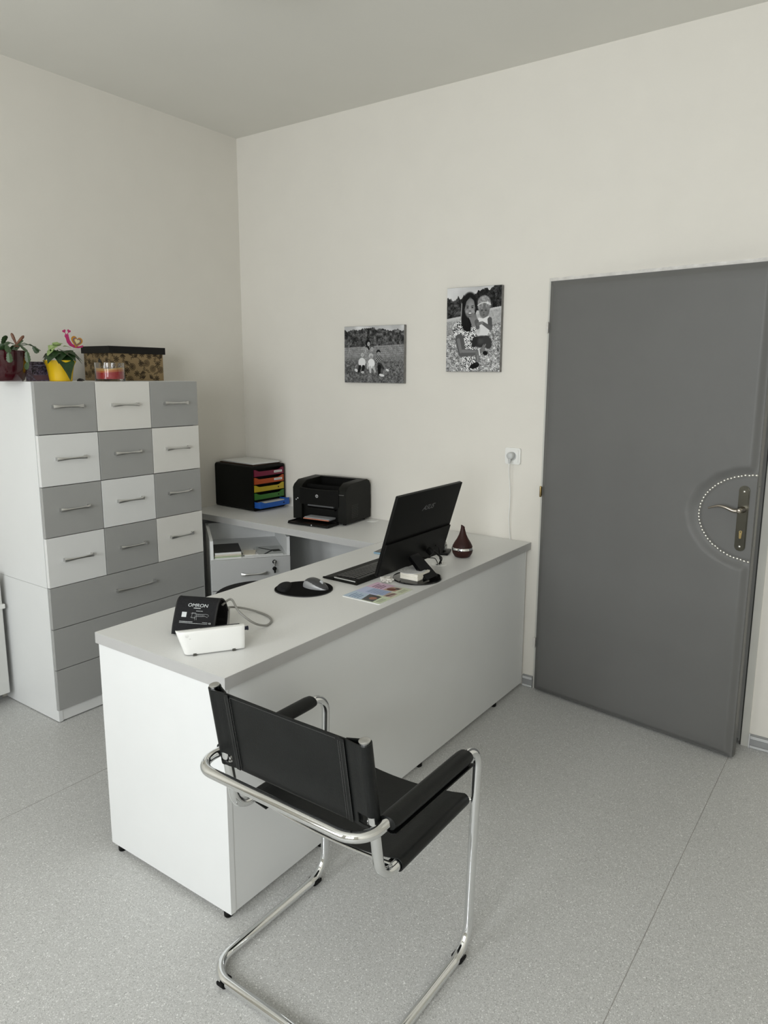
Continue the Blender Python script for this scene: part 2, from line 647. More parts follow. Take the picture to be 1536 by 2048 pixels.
# skirting: grey PVC profile with raised ribs
def skirting(name, x0_, x1_):
    bm = bmesh.new()
    prof = [(0, 0), (-0.012, 0.0), (-0.013, 0.012), (-0.009, 0.014), (-0.009, 0.040), (-0.013, 0.043), (-0.012, 0.055), (-0.004, 0.060), (0, 0.060)]
    prism(bm, prof, x0_, x1_, Matrix(((0, 0, 1, 0), (1, 0, 0, 0), (0, 1, 0, 0), (0, 0, 0, 1))))
    o = struct(name, bm, M_BASE)
    for za, zb in ((0.0035, 0.0070), (0.0085, 0.0115), (0.0435, 0.0475), (0.0495, 0.0535)):
        b2 = bmesh.new()
        bx(b2, x0_ + 0.002, x1_ - 0.001, -0.0142, -0.0122, za, zb)
        obj('rib', b2, M_BASEL, o)
    return o
skirting('baseboard_back_left', 1.990, 2.0445)
sk = skirting('baseboard_back_right', 3.0515, ROOM_X)
bm = bmesh.new()
bx(bm, 3.0475, 3.0515, -0.0155, 0, 0, 0.0635, bev=0.001)
obj('end_cap', bm, M_BASEL, sk)
bm = bmesh.new()
bx(bm, 0.0, 0.012, ROOM_Y, -1.62, 0, 0.06)
struct('baseboard_left', bm, M_BASE)

# steel door frame (trim) with rebate, seal and lining
bm = bmesh.new()
fy = -0.006
bx(bm, 2.0465, 2.0583, fy, 0.0, 0, 1.9835)
bx(bm, 3.0175, 3.0465, fy, 0.0, 0, 1.9835)
bx(bm, 2.0585, 3.0175, 0.0005, T, 1.9845, 1.9945)
bx(bm, 3.002, 3.0175, 0.030, 0.05, 0, 1.9945)     # rebate stop
fr = struct('trim_1', bm, M_FRAME)
bm = bmesh.new()
N = 60
rows = []
for i in range(N + 1):
    x = 2.0465 + (3.0465 - 2.0465) * i / N
    rag = 0.0022 * mnoise.noise(Vector((x * 23, 0, 3))) + 0.0012 * mnoise.noise(Vector((x * 70, 1, 0)))
    zt = 1.9985 + 0.021 * i / N + rag
    rows.append([bm.verts.new((x, yv, zv)) for yv, zv in ((0, 1.9840), (fy - 0.001, 1.9840), (fy - 0.001, zt), (0, zt))])
for a, b in zip(rows, rows[1:]):
    for k in range(4):
        quad(bm, [a[k], a[(k + 1) % 4], b[(k + 1) % 4], b[k]])
quad(bm, rows[0]); quad(bm, rows[-1])
obj('head_bar', bm, M_FRAMEW, fr)
bm = bmesh.new()
bx(bm, 3.0125, 3.0176, -0.004, 0.028, 0, 1.9945)
obj('rubber_seal', bm, M_SEAL, fr)
bm = bmesh.new()
bx(bm, 2.990, 3.0170, 0.052, 0.14, 0, 1.9945)
obj('jamb_lining', bm, M_FRAME, fr)

# ---- the upholstered door leaf, hinged left, standing slightly open into the room
TH = 0.1432
door = thing('door_1', '', '', (2.0592, -0.0272, 0), -TH)
for k in ('label', 'category'):
    del door[k]
door['kind'] = 'structure'
W_, Z0, Z1 = 0.9588, 0.008, 1.9826
bm = bmesh.new()
bx(bm, 0.003, W_ - 0.003, 0.010, 0.042, Z0, Z1)
obj('door_core', bm, M_SEAL, door)
CU, CZ, RA, RB = 0.9588, 1.0133, 0.2135, 0.1720
def ell_d(x, z):
    return math.sqrt(((x - CU) / RA) ** 2 + ((z - CZ) / RB) ** 2)
def smooth(t):
    t = max(0, min(1, t))
    return t * t * (3 - 2 * t)
def pad(x, z):
    e = min(x, W_ - x, z - Z0, Z1 - z)
    edge = smooth(e / 0.03)
    d = ell_d(x, z)
    sc = 0.19
    if d < 1:
        return 0.006 - 0.010 * (1 - smooth((1 - d) * sc / 0.012)) * 0.6 + 0.004 * 0
    base = 0.020 * edge
    t = (d - 1) * sc
    rise = smooth(t / 0.045)
    if e < 0.03:
        pass
    wr = 0.0008 * math.sin(18 * math.atan2(z - CZ, x - CU)) * math.exp(-((t - 0.03) / 0.025) ** 2)
    return 0.001 * (1 - rise) + base * rise + wr
xsn = sorted(set([round(v, 5) for v in list(np.linspace(0, 0.03, 5)) + list(np.linspace(0.03, 0.66, 22)) + list(np.linspace(0.66, W_ - 0.02, 60)) + list(np.linspace(W_ - 0.02, W_, 5))]))
zsn = sorted(set([round(v, 5) for v in list(np.linspace(Z0, Z0 + 0.03, 5)) + list(np.linspace(Z0 + 0.03, 0.75, 24)) + list(np.linspace(0.75, 1.28, 90)) + list(np.linspace(1.28, Z1 - 0.03, 24)) + list(np.linspace(Z1 - 0.03, Z1, 5))]))
bm = bmesh.new()
G = [[bm.verts.new((x, 0.012 - pad(x, z) - 0.004, z)) for x in xsn] for z in zsn]
for j in range(len(zsn) - 1):
    for i in range(len(xsn) - 1):
        bm.faces.new([G[j][i], G[j][i + 1], G[j + 1][i + 1], G[j + 1][i]])
def rim(vs):
    back = [bm.verts.new((v.co.x, 0.014, v.co.z)) for v in vs]
    for i in range(len(vs) - 1):
        bm.faces.new([vs[i], back[i], back[i + 1], vs[i + 1]])
rim([r[0] for r in G]); rim([r[-1] for r in G]); rim(G[0]); rim(G[-1])
obj('upholstered_panel', bm, M_DOOR, door, smooth=True)
bm = bmesh.new()
bx(bm, W_ - 0.0035, W_ + 0.0015, 0.012, 0.044, Z0, Z1)
obj('door_edge', bm, mat('grey_metal_edge', (0.13, 0.13, 0.122), 0.4, 0.2, noise=0.05, nscale=10), door)
bm = bmesh.new()
bx(bm, W_ + 0.001, W_ + 0.003, 0.018, 0.036, 0.90, 1.14)
obj('lock_strip', bm, mat('dull_lock_steel', (0.22, 0.22, 0.20), 0.5, 0.5, noise=0.05), door)
# studs
NN = 44
nail_me = None
# equal arc spacing
samp = []
for k in range(721):
    a = R(90 + k * 0.25)
    samp.append((CU - 0.0 + RA * math.cos(a), CZ + RB * math.sin(a)))
cum = [0]
for a, b in zip(samp, samp[1:]):
    cum.append(cum[-1] + math.hypot(a[0] - b[0], a[1] - b[1]))
random.seed(3)
for k in range(NN):
    s_ = cum[-1] * (k + 0.35) / NN
    j = next(i for i, c in enumerate(cum) if c >= s_)
    x, z = samp[j]
    if x > W_ - 0.004:
        continue
    if nail_me is None:
        b2 = bmesh.new()
        lathe(b2, [(0.0058, 0), (0.0056, 0.0014), (0.0042, 0.0036), (0.0022, 0.0048), (0, 0.0051)], 12, Matrix.Rotation(R(90), 4, 'X'))
        no = obj('upholstery_nail', b2, M_NAIL, door, smooth=True)
        nail_me = no.data
    else:
        no = bpy.data.objects.new('upholstery_nail', nail_me)
        COL.objects.link(no)
        no.parent = door
    no.location = (x + random.uniform(-0.001, 0.001), 0.0075, z + random.uniform(-0.001, 0.001))
# long handle plate, lever, cylinder, screws
def plate_out(w_, h_, n=10):
    o_ = []
    for k in range(n + 1):
        a = PI * k / n
        o_.append((w_ / 2 * math.cos(a), h_ / 2 - w_ / 2 * 0.9 + w_ / 2 * 0.9 * math.sin(a)))
    for k in range(n + 1):
        a = PI + PI * k / n
        o_.append((w_ / 2 * math.cos(a), -h_ / 2 + w_ / 2 * 0.9 + w_ / 2 * 0.9 * math.sin(a)))
    return o_
PX, PZ = 0.9165, 1.011
MXZ = lambda x, y, z: Matrix(((1, 0, 0, x), (0, 0, -1, y), (0, 1, 0, z), (0, 0, 0, 1)))   # outline xz, extrude toward -y
bm = bmesh.new()
prism(bm, plate_out(0.041, 0.262), 0, 0.006, MXZ(PX, 0.006, PZ))
prism(bm, plate_out(0.034, 0.252), 0.006, 0.009, MXZ(PX, 0.006, PZ), bev=0.0012)
pl = obj('handle_plate', bm, M_BRONZE, door, smooth=True)
for z in (PZ + 0.108, PZ - 0.112):
    b2 = bmesh.new()
    lathe(b2, [(0.0045, 0), (0.0045, 0.001), (0.003, 0.0024), (0, 0.003)], 12, Matrix.Translation((PX, -0.003, z)) @ Matrix.Rotation(R(90), 4, 'X'))
    obj('screw', b2, M_NAIL, pl, smooth=True)
b2 = bmesh.new()
prism(b2, [(0.006 * math.cos(R(a)), 0.009 + 0.006 * math.sin(R(a))) for a in range(-30, 211, 20)] + [(-0.0042, -0.014)] + [(0.0042 * math.cos(R(a)), -0.014 + 0.0042 * math.sin(R(a))) for a in range(200, 341, 20)] + [(0.0042, -0.014)], 0, 0.003, MXZ(PX, -0.003, PZ - 0.062))
obj('lock_cylinder', b2, M_BRASS, pl, smooth=True)
b2 = bmesh.new()
prism(b2, rrect(0.0025, 0.006, 0.001, cx=0, cy=0.0), 0, 0.0008, MXZ(PX, -0.0055, PZ - 0.053))
obj('keyhole', b2, M_DARKGAP, pl)
bm = bmesh.new()
lathe(bm, [(0.013, 0), (0.013, 0.006), (0.010, 0.010), (0.0095, 0.032), (0.0095, 0.046), (0.006, 0.050), (0, 0.051)], 20, Matrix.Translation((PX, -0.003, 1.048)) @ Matrix.Rotation(R(90), 4, 'X'))
path = spline([(PX, -0.042, 1.048), (PX - 0.022, -0.044, 1.046), (PX - 0.050, -0.046, 1.055), (PX - 0.080, -0.046, 1.058), (PX - 0.118, -0.043, 1.044)], 6)
nn = len(path)
tube(bm, path, [0.0085 - 0.0055 * (i / (nn - 1)) ** 1.6 for i in range(nn)], 12)
obj('lever_handle', bm, M_LEVER, door, smooth=True)
for k, z in enumerate((1.777, 1.011, 0.250)):
    bm = bmesh.new()
    bx(bm, -0.0085, -0.0015, -0.001, 0.010, z - 0.022, z + 0.022, bev=0.0015)
    lathe(bm, [(0.0042, z - 0.026), (0.0050, z - 0.024), (0.0050, z + 0.024), (0.0042, z + 0.026)], 12, Matrix.Translation((-0.0045, 0.0, 0)))
    obj('hinge', bm, M_BRASS if k == 1 else M_FRAMEW, door, smooth=True)

# ================================================================== drawer cabinets
XC = 0.4764
YN, Y1, Y2, YF = -1.5964, -1.3197, -1.0368, -0.7556
HC = 1.516
H1, H2 = 0.2226, 0.1894
ZL = HC - 4 * H1

def bow_handle(L=0.137, out=0.026):
    """flared bow handle along Y, centred, feet on x=0"""
    bm = bmesh.new()
    n = 18
    rings = []
    for i in range(n + 1):
        t = -1 + 2 * i / n
        y = t * L / 2
        e = abs(t)
        x = out * (1 - e ** 4 * 0.35) * (1.0)
        hz = 0.0038 + 0.0052 * e ** 2.0
        tx = 0.0022 + 0.0008 * e
        z = 0.0
        rings.append([bm.verts.new((x + tx * cx_, y, z + hz * cz_)) for cx_, cz_ in ((1, -0.5), (1, 0.5), (0.4, 1), (-0.4, 1), (-1, 0.5), (-1, -0.5), (-0.4, -1), (0.4, -1))])
    for a, b in zip(rings, rings[1:]):
        for k in range(8):
            quad(bm, [a[k], a[(k + 1) % 8], b[(k + 1) % 8], b[k]])
    quad(bm, rings[0]); quad(bm, rings[-1])
    for s in (-1, 1):
        ye = s * (L / 2 - 0.0035)
        bx(bm, 0.0, out * 0.66, ye - 0.0032, ye + 0.0032, -0.0068, 0.0068, bev=0.001)
    return bm
hb = bow_handle()
hob = obj('handle', hb, M_SATIN, smooth=True)
HANDLE_ME = hob.data
bpy.data.objects.remove(hob)
hb = bow_handle(0.212, 0.030)
hob = obj('handle', hb, M_SATIN, smooth=True)
HANDLE_LONG = hob.data
bpy.data.objects.remove(hob)

def put_handle(parent, x, y, z, me=None, rz=0):
    o = bpy.data.objects.new('handle', me or HANDLE_ME)
    COL.objects.link(o)
    o.parent = parent
    o.location = (x, y, z)
    o.rotation_euler = (0, 0, rz)
    return o

def drawer_front(parent, xf_, ya, yb, za, zb, m, me=None, hz=None, label=None):
    bm = bmesh.new()
    g = 0.0016
    bx(bm, -0.018, 0, -(yb - ya) / 2 + g, (yb - ya) / 2 - g, -(zb - za) / 2 + g, (zb - za) / 2 - g, bev=0.0012)
    base = parent.location
    d = obj('drawer', bm, m, parent, smooth=False)
    d.location = (xf_ - base.x, (ya + yb) / 2 - base.y, (za + zb) / 2 - base.z)
    if label:
        d['label'] = label
    h = put_handle(d, 0.0, 0, hz if hz is not None else 0.0, me)
    return d

XB = XC - 0.0195
cu = thing('drawer_cabinet', 'upper white and grey chequered cabinet of twelve small drawers, below the flower pots', 'cabinet', (0.24, (YN + YF) / 2, ZL))
bm = bmesh.new()
bx(bm, 0.012, XB, YN, YN + 0.018, ZL, HC)
bx(bm, 0.012, XB, YF - 0.018, YF, ZL, HC)
bx(bm, 0.012, XB, YN + 0.018, YF - 0.018, HC - 0.018, HC)
bx(bm, 0.012, XB - 0.001, YN + 0.018, YF - 0.018, ZL, ZL + 0.018)
bx(bm, 0.012, 0.020, YN + 0.018, YF - 0.018, ZL + 0.018, HC - 0.018)
obj('carcass', bm, M_WHITE, cu, world=True)
bm = bmesh.new()
bx(bm, 0.03, XB - 0.002, YN + 0.019, YF - 0.019, ZL + 0.019, HC - 0.019)
obj('drawer_boxes', bm, M_DARKGAP, cu, world=True)
ys = [YN, Y1, Y2, YF]
for r_ in range(4):
    for c_ in range(3):
        grey = (r_ + c_) % 2 == 0
        drawer_front(cu, XC, ys[c_], ys[c_ + 1], HC - H1 * (r_ + 1), HC - H1 * r_, M_GREY if grey else (M_CREAM if c_ == 2 or r_ == 0 else M_WDRAW),
                     hz=0.006, label='grey drawer' if grey else 'white drawer')
cl = thing('drawer_cabinet', 'lower white cabinet with three wide grey drawers standing on the floor', 'cabinet', (0.24, (YN + YF) / 2, 0))
bm = bmesh.new()
zt = ZL - 0.0015
bx(bm, 0.012, XB, YN, YN + 0.018, 0.004, zt)
bx(bm, 0.012, XB, YF - 0.018, YF, 0.004, zt)
bx(bm, 0.012, XB, YN + 0.018, YF - 0.018, zt - 0.018, zt)
bx(bm, 0.012, XB - 0.015, YN + 0.018, YF - 0.018, 0.050, 0.060)
bx(bm, 0.012, 0.020, YN + 0.018, YF - 0.018, 0.061, zt - 0.018)
bx(bm, XB, XB + 0.0145, YN, YN + 0.018, 0.0045, 0.0565)
obj('carcass', bm, M_WHITE, cl, world=True)
bm = bmesh.new()
bx(bm, XB - 0.014, XB + 0.012, YN + 0.0185, YF, 0.006, 0.0560)
obj('plinth', bm, M_WDRAW, cl, world=True)
bm = bmesh.new()
bx(bm, 0.03, XB - 0.002, YN + 0.019, YF - 0.019, 0.062, zt - 0.019)
obj('drawer_boxes', bm, M_DARKGAP, cl, world=True)
for k in range(3):
    drawer_front(cl, XC, YN, YF, ZL - H2 * (k + 1), ZL - H2 * k, M_GREY, me=HANDLE_LONG, hz=0.010)
for xx in (0.05, 0.42):
    for yy in (YN + 0.05, YF - 0.05):
        bm = bmesh.new()
        lathe(bm, [(0.014, 0.0), (0.014, 0.0065)], 12, Matrix.Translation((xx, yy, 0)))
        obj('foot', bm, M_BLACK, cl, world=True)

# radiator on the left wall, only its end in view
ra = thing('radiator', 'white panel radiator at the left edge, beside the drawer cabinets', 'radiator', (0.06, -2.2, 0.05))
bm = bmesh.new()
bx(bm, 0.085, 0.100, -2.9, -1.622, 0.055, 0.645, bev=0.004)
obj('front_panel', bm, M_RAD, ra, world=True)
bm = bmesh.new()
bx(bm, 0.030, 0.045, -2.9, -1.635, 0.06, 0.64, bev=0.003)
obj('rear_panel', bm, M_RAD, ra, world=True)
bm = bmesh.new()
for k in range(40):
    y = -2.88 + k * 0.031
    bx(bm, 0.0455, 0.0845, y, y + 0.0012, 0.09, 0.62)
o = obj('convector_fins', bm, M_RAD, ra, world=True)
bm = bmesh.new()
bx(bm, 0.028, 0.106, -1.648, -1.612, 0.470, 0.492, bev=0.003)
obj('bracket_clip', bm, M_WPLAST, ra, world=True)
for y in (-1.75, -2.8):
    bm = bmesh.new()
    bx(bm, 0.003, 0.030, y - 0.015, y + 0.015, 0.2, 0.6)
    obj('wall_bracket', bm, M_RAD, ra, world=True)
for y in (-1.80,):
    bm = bmesh.new()
    tube(bm, [(0.065, y, 0.0), (0.065, y, 0.06)], 0.008, 10)
    obj('pipe', bm, M_RAD, ra, world=True)

# ================================================================== desks
RD = 0.0058
XD1, XD0, YD = 2.0069, 1.4079, -1.9600
desk = thing('desk', 'long grey-topped desk with white panels standing out from the back wall', 'desk', (XD1, -0.0036, 0), RD)
L = lambda x0_, x1_, y0_, y1_, z0_, z1_, bev=0: bx(bmesh.new(), x0_ - XD1, x1_ - XD1, y0_, y1_, z0_, z1_, bev)
obj('worktop', L(XD0 + 0.0008, XD1 - 0.0008, YD + 0.0008, -0.001, 0.7145, 0.750), M_TOP, desk)
bm = L(XD0, XD1, YD, YD + 0.0008, 0.7145, 0.7497)
bx(bm, -0.0008, 0, YD, -0.001, 0.7145, 0.7497)
bx(bm, XD0 - XD1, XD0 - XD1 + 0.0008, YD, -0.001, 0.7145, 0.7497)
obj('edge_band', bm, M_EDGE, desk)
obj('end_panel', L(XD0 + 0.012, XD1 - 0.014, YD + 0.004, YD + 0.022, 0.020, 0.7145), M_WHITE, desk)
obj('side_panel', L(XD1 - 0.034, XD1 - 0.016, YD + 0.0225, -0.035, 0.020, 0.7145), M_WHITE, desk)
obj('wall_panel', L(XD1 - 0.034, XD1 - 0.016, -0.034, -0.016, 0.020, 0.7145), M_WHITE, desk)
for xx, yy in ((XD0 + 0.05, YD + 0.016), (XD1 - 0.04, YD + 0.016), (XD1 - 0.028, -0.30), (XD1 - 0.028, -0.95), (XD1 - 0.028, -1.55)):
    bm = bmesh.new()
    lathe(bm, [(0.011, 0), (0.013, 0.003), (0.013, 0.014), (0.009, 0.0205)], 14, Matrix.Translation((xx - XD1, yy + 0.0, 0)))
    obj('foot', bm, M_BLACK, desk)

YR = -0.4870
rd = thing('side_desk', 'grey return desk along the back wall carrying the printer and drawer organizer', 'desk', (0.7, -0.24, 0))
bm = bx(bmesh.new(), 0.004, XD0 - 0.0002, YR + 0.0008, -0.004, 0.7145, 0.7498)
obj('worktop', bm, M_TOP, rd, world=True)
bm = bx(bmesh.new(), 0.004, XD0 - 0.0002, YR, YR + 0.0008, 0.7145, 0.7496)
obj('edge_band', bm, mat('worktop_edge_light', (0.50, 0.50, 0.49), 0.4, noise=0.015, nscale=20), rd, world=True)
bm = bx(bmesh.new(), 0.004, 0.022, YR + 0.02, -0.01, 0.0, 0.7145)
bx(bm, 0.022, 1.35, -0.040, -0.022, 0.25, 0.7145)
bx(bm, 1.35, 1.368, -0.45, -0.022, 0.0, 0.7145)
obj('support_panel', bm, M_WHITE, rd, world=True)

def grommet(x, y, lab, z=0.75):
    bm = bmesh.new()
    lathe(bm, [(0.034, 0), (0.034, 0.0012), (0.031, 0.0024), (0.018, 0.0026), (0.017, 0.0018), (0, 0.0018)], 28, Matrix.Translation((0, 0, 0)))
    o = obj('cable_grommet', bm, M_WPLAST, None, smooth=True, loc=(x, y, z))
    tag(o, lab, 'grommet', 'white cable grommets in the worktops')
    return o
grommet(1.068, -0.058, 'white round cable grommet at the printer corner by the wall')
grommet(1.862, -0.622, 'white round cable grommet on the long desk behind the monitor')

# ---- pedestal under the return desk
A_ = 0.922
pd = thing('pedestal_cabinet', 'light grey drawer pedestal with open top niche standing in the corner under the side desk', 'cabinet', (0.514, -0.744, 0), A_)
WP, DP, HP, ZN = 0.42, 0.49, 0.683, 0.583
M_PED = mat('pale_grey_laminate', (0.46, 0.465, 0.46), 0.42, noise=0.01, nscale=8)
bm = bmesh.new()
bx(bm, 0, 0.016, 0.0, DP, 0.03, HP)
obj('side_panel', bm, M_WHITE, pd)
bm = bmesh.new()
bx(bm, WP - 0.016, WP, 0.0, DP, 0.03, HP)
obj('side_panel', bm, M_WHITE, pd)
bm = bmesh.new()
bx(bm, 0.016, WP - 0.016, DP - 0.016, DP, 0.03, HP)
obj('back_panel', bm, M_WHITE, pd)
bm = bmesh.new()
bx(bm, 0.016, WP - 0.016, 0.001, DP - 0.016, ZN - 0.014, ZN)
obj('shelf', bm, M_WHITE, pd)
bm = bmesh.new()
bx(bm, 0.016, WP - 0.016, 0.019, DP - 0.016, 0.03, 0.046)
obj('bottom_board', bm, M_WHITE, pd)
bm = bmesh.new()
bx(bm, 0.018, WP - 0.018, 0.0195, DP - 0.02, 0.05, ZN - 0.016)
obj('drawer_boxes', bm, M_DARKGAP, pd)
dz = [ZN - 0.0015, ZN - 0.170, ZN - 0.345, 0.05]
for k in range(3):
    bm = bmesh.new()
    g = 0.0015
    bx(bm, g, WP - 0.0175 if False else WP - g, -0.018, -0.0008, dz[k + 1] + g, dz[k] - g, bev=0.001)
    d = obj('drawer', bm, M_PED, pd)
    h = put_handle(d, WP / 2 + 0.012, -0.018, (dz[k] + dz[k + 1]) / 2 + 0.0, HANDLE_ME, -PI / 2)
for z in (ZN - 0.030, ZN - 0.068):
    bm = bmesh.new()
    lathe(bm, [(0.011, 0), (0.011, 0.004), (0.007, 0.006), (0.007, 0.016), (0, 0.016)], 16, Matrix.Translation((WP - 0.088, -0.0175, z)) @ Matrix.Rotation(R(90), 4, 'X'))
    k_ = obj('lock', bm, M_BLACK, pd, smooth=True)
    b2 = bmesh.new()
    bx(b2, WP - 0.093, WP - 0.083, -0.040, -0.034, z - 0.020, z + 0.010, bev=0.002)
    obj('key', b2, M_SATIN if z > ZN - 0.05 else M_BLACK, k_)
for xx in (0.05, WP - 0.05):
    for yy in (0.06, DP - 0.06):
        bm = bmesh.new()
        lathe(bm, [(0.012, -0.012), (0.014, 0), (0.012, 0.012)], 14, Matrix.Translation((xx, yy, 0.014)) @ Matrix.Rotation(R(90), 4, 'Y'))
        bx(bm, xx - 0.010, xx + 0.010, yy - 0.006, yy + 0.006, 0.018, 0.031)
        obj('castor', bm, M_BLACK, pd, smooth=True)
PM = Matrix.Translation((0.514, -0.744, 0)) @ Matrix.Rotation(A_, 4, 'Z')
def in_ped(bm):
    return xf(bm, PM)
# papers and books in the niche
z = ZN + 0.0005
specs = [('paper_bundle', 0.004, M_PAPER, 'white papers at the bottom of the left pile in the open niche'),
         ('green_folder', 0.008, mat('pale_green_card', (0.42, 0.50, 0.32), 0.7, noise=0.05, nscale=30), 'pale green folder in the left pile in the open niche'),
         ('paper_bundle', 0.010, M_PAPERY, 'cream papers under the black notebook in the open niche')]
for i, (nm, h_, m_, lab) in enumerate(specs):
    bm = bmesh.new()
    n_ = 3 if h_ > 0.006 else 1
    for q in range(n_):
        za, zb = z + h_ * q / n_, z + h_ * (q + 1) / n_ - 0.0003
        bx(bm, 0.022 + 0.001 * q, 0.160 + 0.002 * (q % 2), 0.006 + 0.003 * ((q + i) % 2), 0.20, za, zb)
    o = obj(nm, in_ped(bm), m_, None, loc=PM @ Vector((0.09, 0.1, z)), world=True)
    tag(o, lab, 'papers')
    z += h_
nb = thing('notebook', 'black notebook on top of the left pile in the open niche', 'notebook', PM @ Vector((0.09, 0.10, z)), A_)
bm = bx(bmesh.new(), -0.066, 0.070, -0.094, 0.096, 0.0, 0.0105)
obj('pages', bm, M_PAPER, nb)
bm = bx(bmesh.new(), -0.068, 0.072, -0.097, 0.098, 0.0108, 0.0135, bev=0.0008)
obj('cover', bm, mat('black_cover', (0.004, 0.004, 0.004), 0.45, noise=0.1, nscale=50), nb)
def sheet(name, lab, cx_, cy_, w_, d_, rz, z0, t, m_, cat='papers'):
    bm = bmesh.new()
    bx(bm, -w_ / 2, w_ / 2, -d_ / 2, d_ / 2, 0, t)
    o = obj(name, bm, m_, None, loc=PM @ Vector((cx_, cy_, z0)))
    o.rotation_euler = (0, 0, A_ + rz)
    return tag(o, lab, cat)
sheet('leaflet_stack', 'crumpled white leaflets in the middle of the open niche', 0.208, 0.10, 0.075, 0.15, 0.12, ZN + 0.0004, 0.006, M_PAPER)
sheet('leaflet_stack', 'thin white leaflet lying on the crumpled ones in the middle of the niche', 0.210, 0.075, 0.065, 0.10, -0.15, ZN + 0.0068, 0.002, M_PAPERY)
# magazine with a dark picture and a black arrow shape
p = Paint(60, 60, (0.74, 0.75, 0.74))
p.poly([(0.05, 0.15), (0.55, 0.55), (0.25, 0.95), (0.35, 0.95), (0.68, 0.55), (0.15, 0.13)], 0.10)
p.poly([(0.58, 0.45), (0.9, 0.42), (0.96, 0.68), (0.66, 0.70)], (0.12, 0.13, 0.08))
for k in range(6):
    p.poly([(0.55, 0.12 + 0.04 * k), (0.9, 0.12 + 0.04 * k), (0.9, 0.13 + 0.04 * k), (0.55, 0.13 + 0.04 * k)], 0.55)
mg = thing('magazine', 'white magazine with dark picture lying at the right of the open niche', 'magazine', PM @ Vector((0.322, 0.115, ZN + 0.0004)), A_ - 0.08)
bm = bx(bmesh.new(), -0.070, 0.070, -0.095, 0.095, 0, 0.0035)
obj('pages', bm, M_PAPER, mg)
p.mesh('cover_print', (-0.070, 0.095, 0.0037), (1, 0, 0), (0, 1, 0), 0.14, 0.19, M_CARD, mg)

STOOL_X, STOOL_Y, STOOL_R = 1.129, -0.986, 0.198
# ---- rolling stool tucked in behind the desk
st = thing('stool', 'black round upholstered stool seat just showing behind the desk edge', 'stool', (STOOL_X, STOOL_Y, 0))
bm = bmesh.new()
lathe(bm, [(0, 0.510), (STOOL_R - 0.02, 0.510), (STOOL_R - 0.004, 0.522), (STOOL_R, 0.560), (STOOL_R - 0.001, 0.574), (STOOL_R - 0.008, 0.580), (0, 0.581)], 48)
obj('seat', bm, M_FABRICB, st, smooth=True)
bm = bmesh.new()
lathe(bm, [(0.014, 0.12), (0.014, 0.30), (0.024, 0.30), (0.024, 0.509)], 16)
obj('gas_lift', bm, M_CHROME, st, smooth=True)
for k in range(5):
    a = k * 2 * PI / 5
    bm = bmesh.new()
    tube(bm, [(0.02 * math.cos(a), 0.02 * math.sin(a), 0.13), (0.25 * math.cos(a), 0.25 * math.sin(a), 0.075)], [0.02, 0.012], 10)
    lg = obj('base_arm', bm, M_BLACK, st, smooth=True)
    b2 = bmesh.new()
    lathe(b2, [(0.022, -0.010), (0.026, -0.004), (0.026, 0.004), (0.022, 0.010)], 16, Matrix.Translation((0.25 * math.cos(a), 0.25 * math.sin(a), 0.0265)) @ Matrix.Rotation(R(90), 4, 'Y'))
    tube(b2, [(0.25 * math.cos(a), 0.25 * math.sin(a), 0.03), (0.25 * math.cos(a), 0.25 * math.sin(a), 0.075)], 0.005, 8)
    obj('castor', b2, M_BLACK, lg, smooth=True)

# ================================================================== the tubular chair
ch = thing('cantilever_chair', 'chrome tubular cantilever chair with black leather back, seat and arm pads in the foreground', 'chair', (2.36, -1.89, 0))
RT = 0.0125
xl, xr = 2.098, 2.612
ul, ur = 2.110, 2.628
yb, yf, yh = -2.122, -1.660, -2.146
zf, zh = 0.0185, 0.6150
bm = bmesh.new()
path = fillet([(xl, yb, zf), (xl, yf, zf), (ul, yf, zh), (ul, yh, zh), (ur, yh, zh), (ur, yf, zh), (xr, yf, zf), (xr, yb, zf)],
              [0.075, 0.075, 0.055, 0.062, 0.062, 0.055, 0.075, 0.075], 10, closed=True)
tube(bm, path, RT, 20, closed=True)
obj('frame', bm, M_CHROME, ch, smooth=True, world=True)
sl, sr = 2.137, 2.598          # inner seat/back frame
ut = (-2.098, 0.812)
for xx in (sl, sr):
    bm = bmesh.new()
    path = fillet([(xx, ut[0], ut[1]), (xx, -2.0414, 0.4530), (xx, -1.677, 0.4600)], 0.055, 10)
    tube(bm, path, RT, 18)
    tube(bm, [(xx, -1.677, 0.460), (xx + (0.018 if xx > 2.4 else -0.018), -1.662, 0.460)], 0.006, 10)
    obj('seat_frame', bm, M_CHROME, ch, smooth=True, world=True)
for y in (-1.972, -1.70):
    bm = bmesh.new()
    tube(bm, spline([(sl, y, 0.447), (sl + 0.10, y, 0.4365), ((sl + sr) / 2, y, 0.4315), (sr - 0.10, y, 0.4365), (sr, y, 0.447)], 6), 0.0042, 10)
    obj('cross_bar', bm, M_CHROME, ch, smooth=True, world=True)
# round caps on the back uprights
ud = Vector((0, ut[0] + 2.040, ut[1] - 0.444)).normalized()
for xx in (sl, sr):
    b2 = bmesh.new()
    Mx = frame_m((xx, ut[0], ut[1]), (1, 0, 0), Vector((0, 0, 1)).cross(Vector((1, 0, 0))))
    Mx = Matrix.Translation((xx, ut[0], ut[1])) @ Vector((0, 0, 1)).rotation_difference(ud).to_matrix().to_4x4()
    lathe(b2, [(RT, -0.001), (RT + 0.0005, 0.0015), (RT - 0.002, 0.0028), (0.006, 0.0036), (0, 0.0038)], 20, Mx)
    obj('end_cap', b2, M_SATIN, ch, smooth=True, world=True)
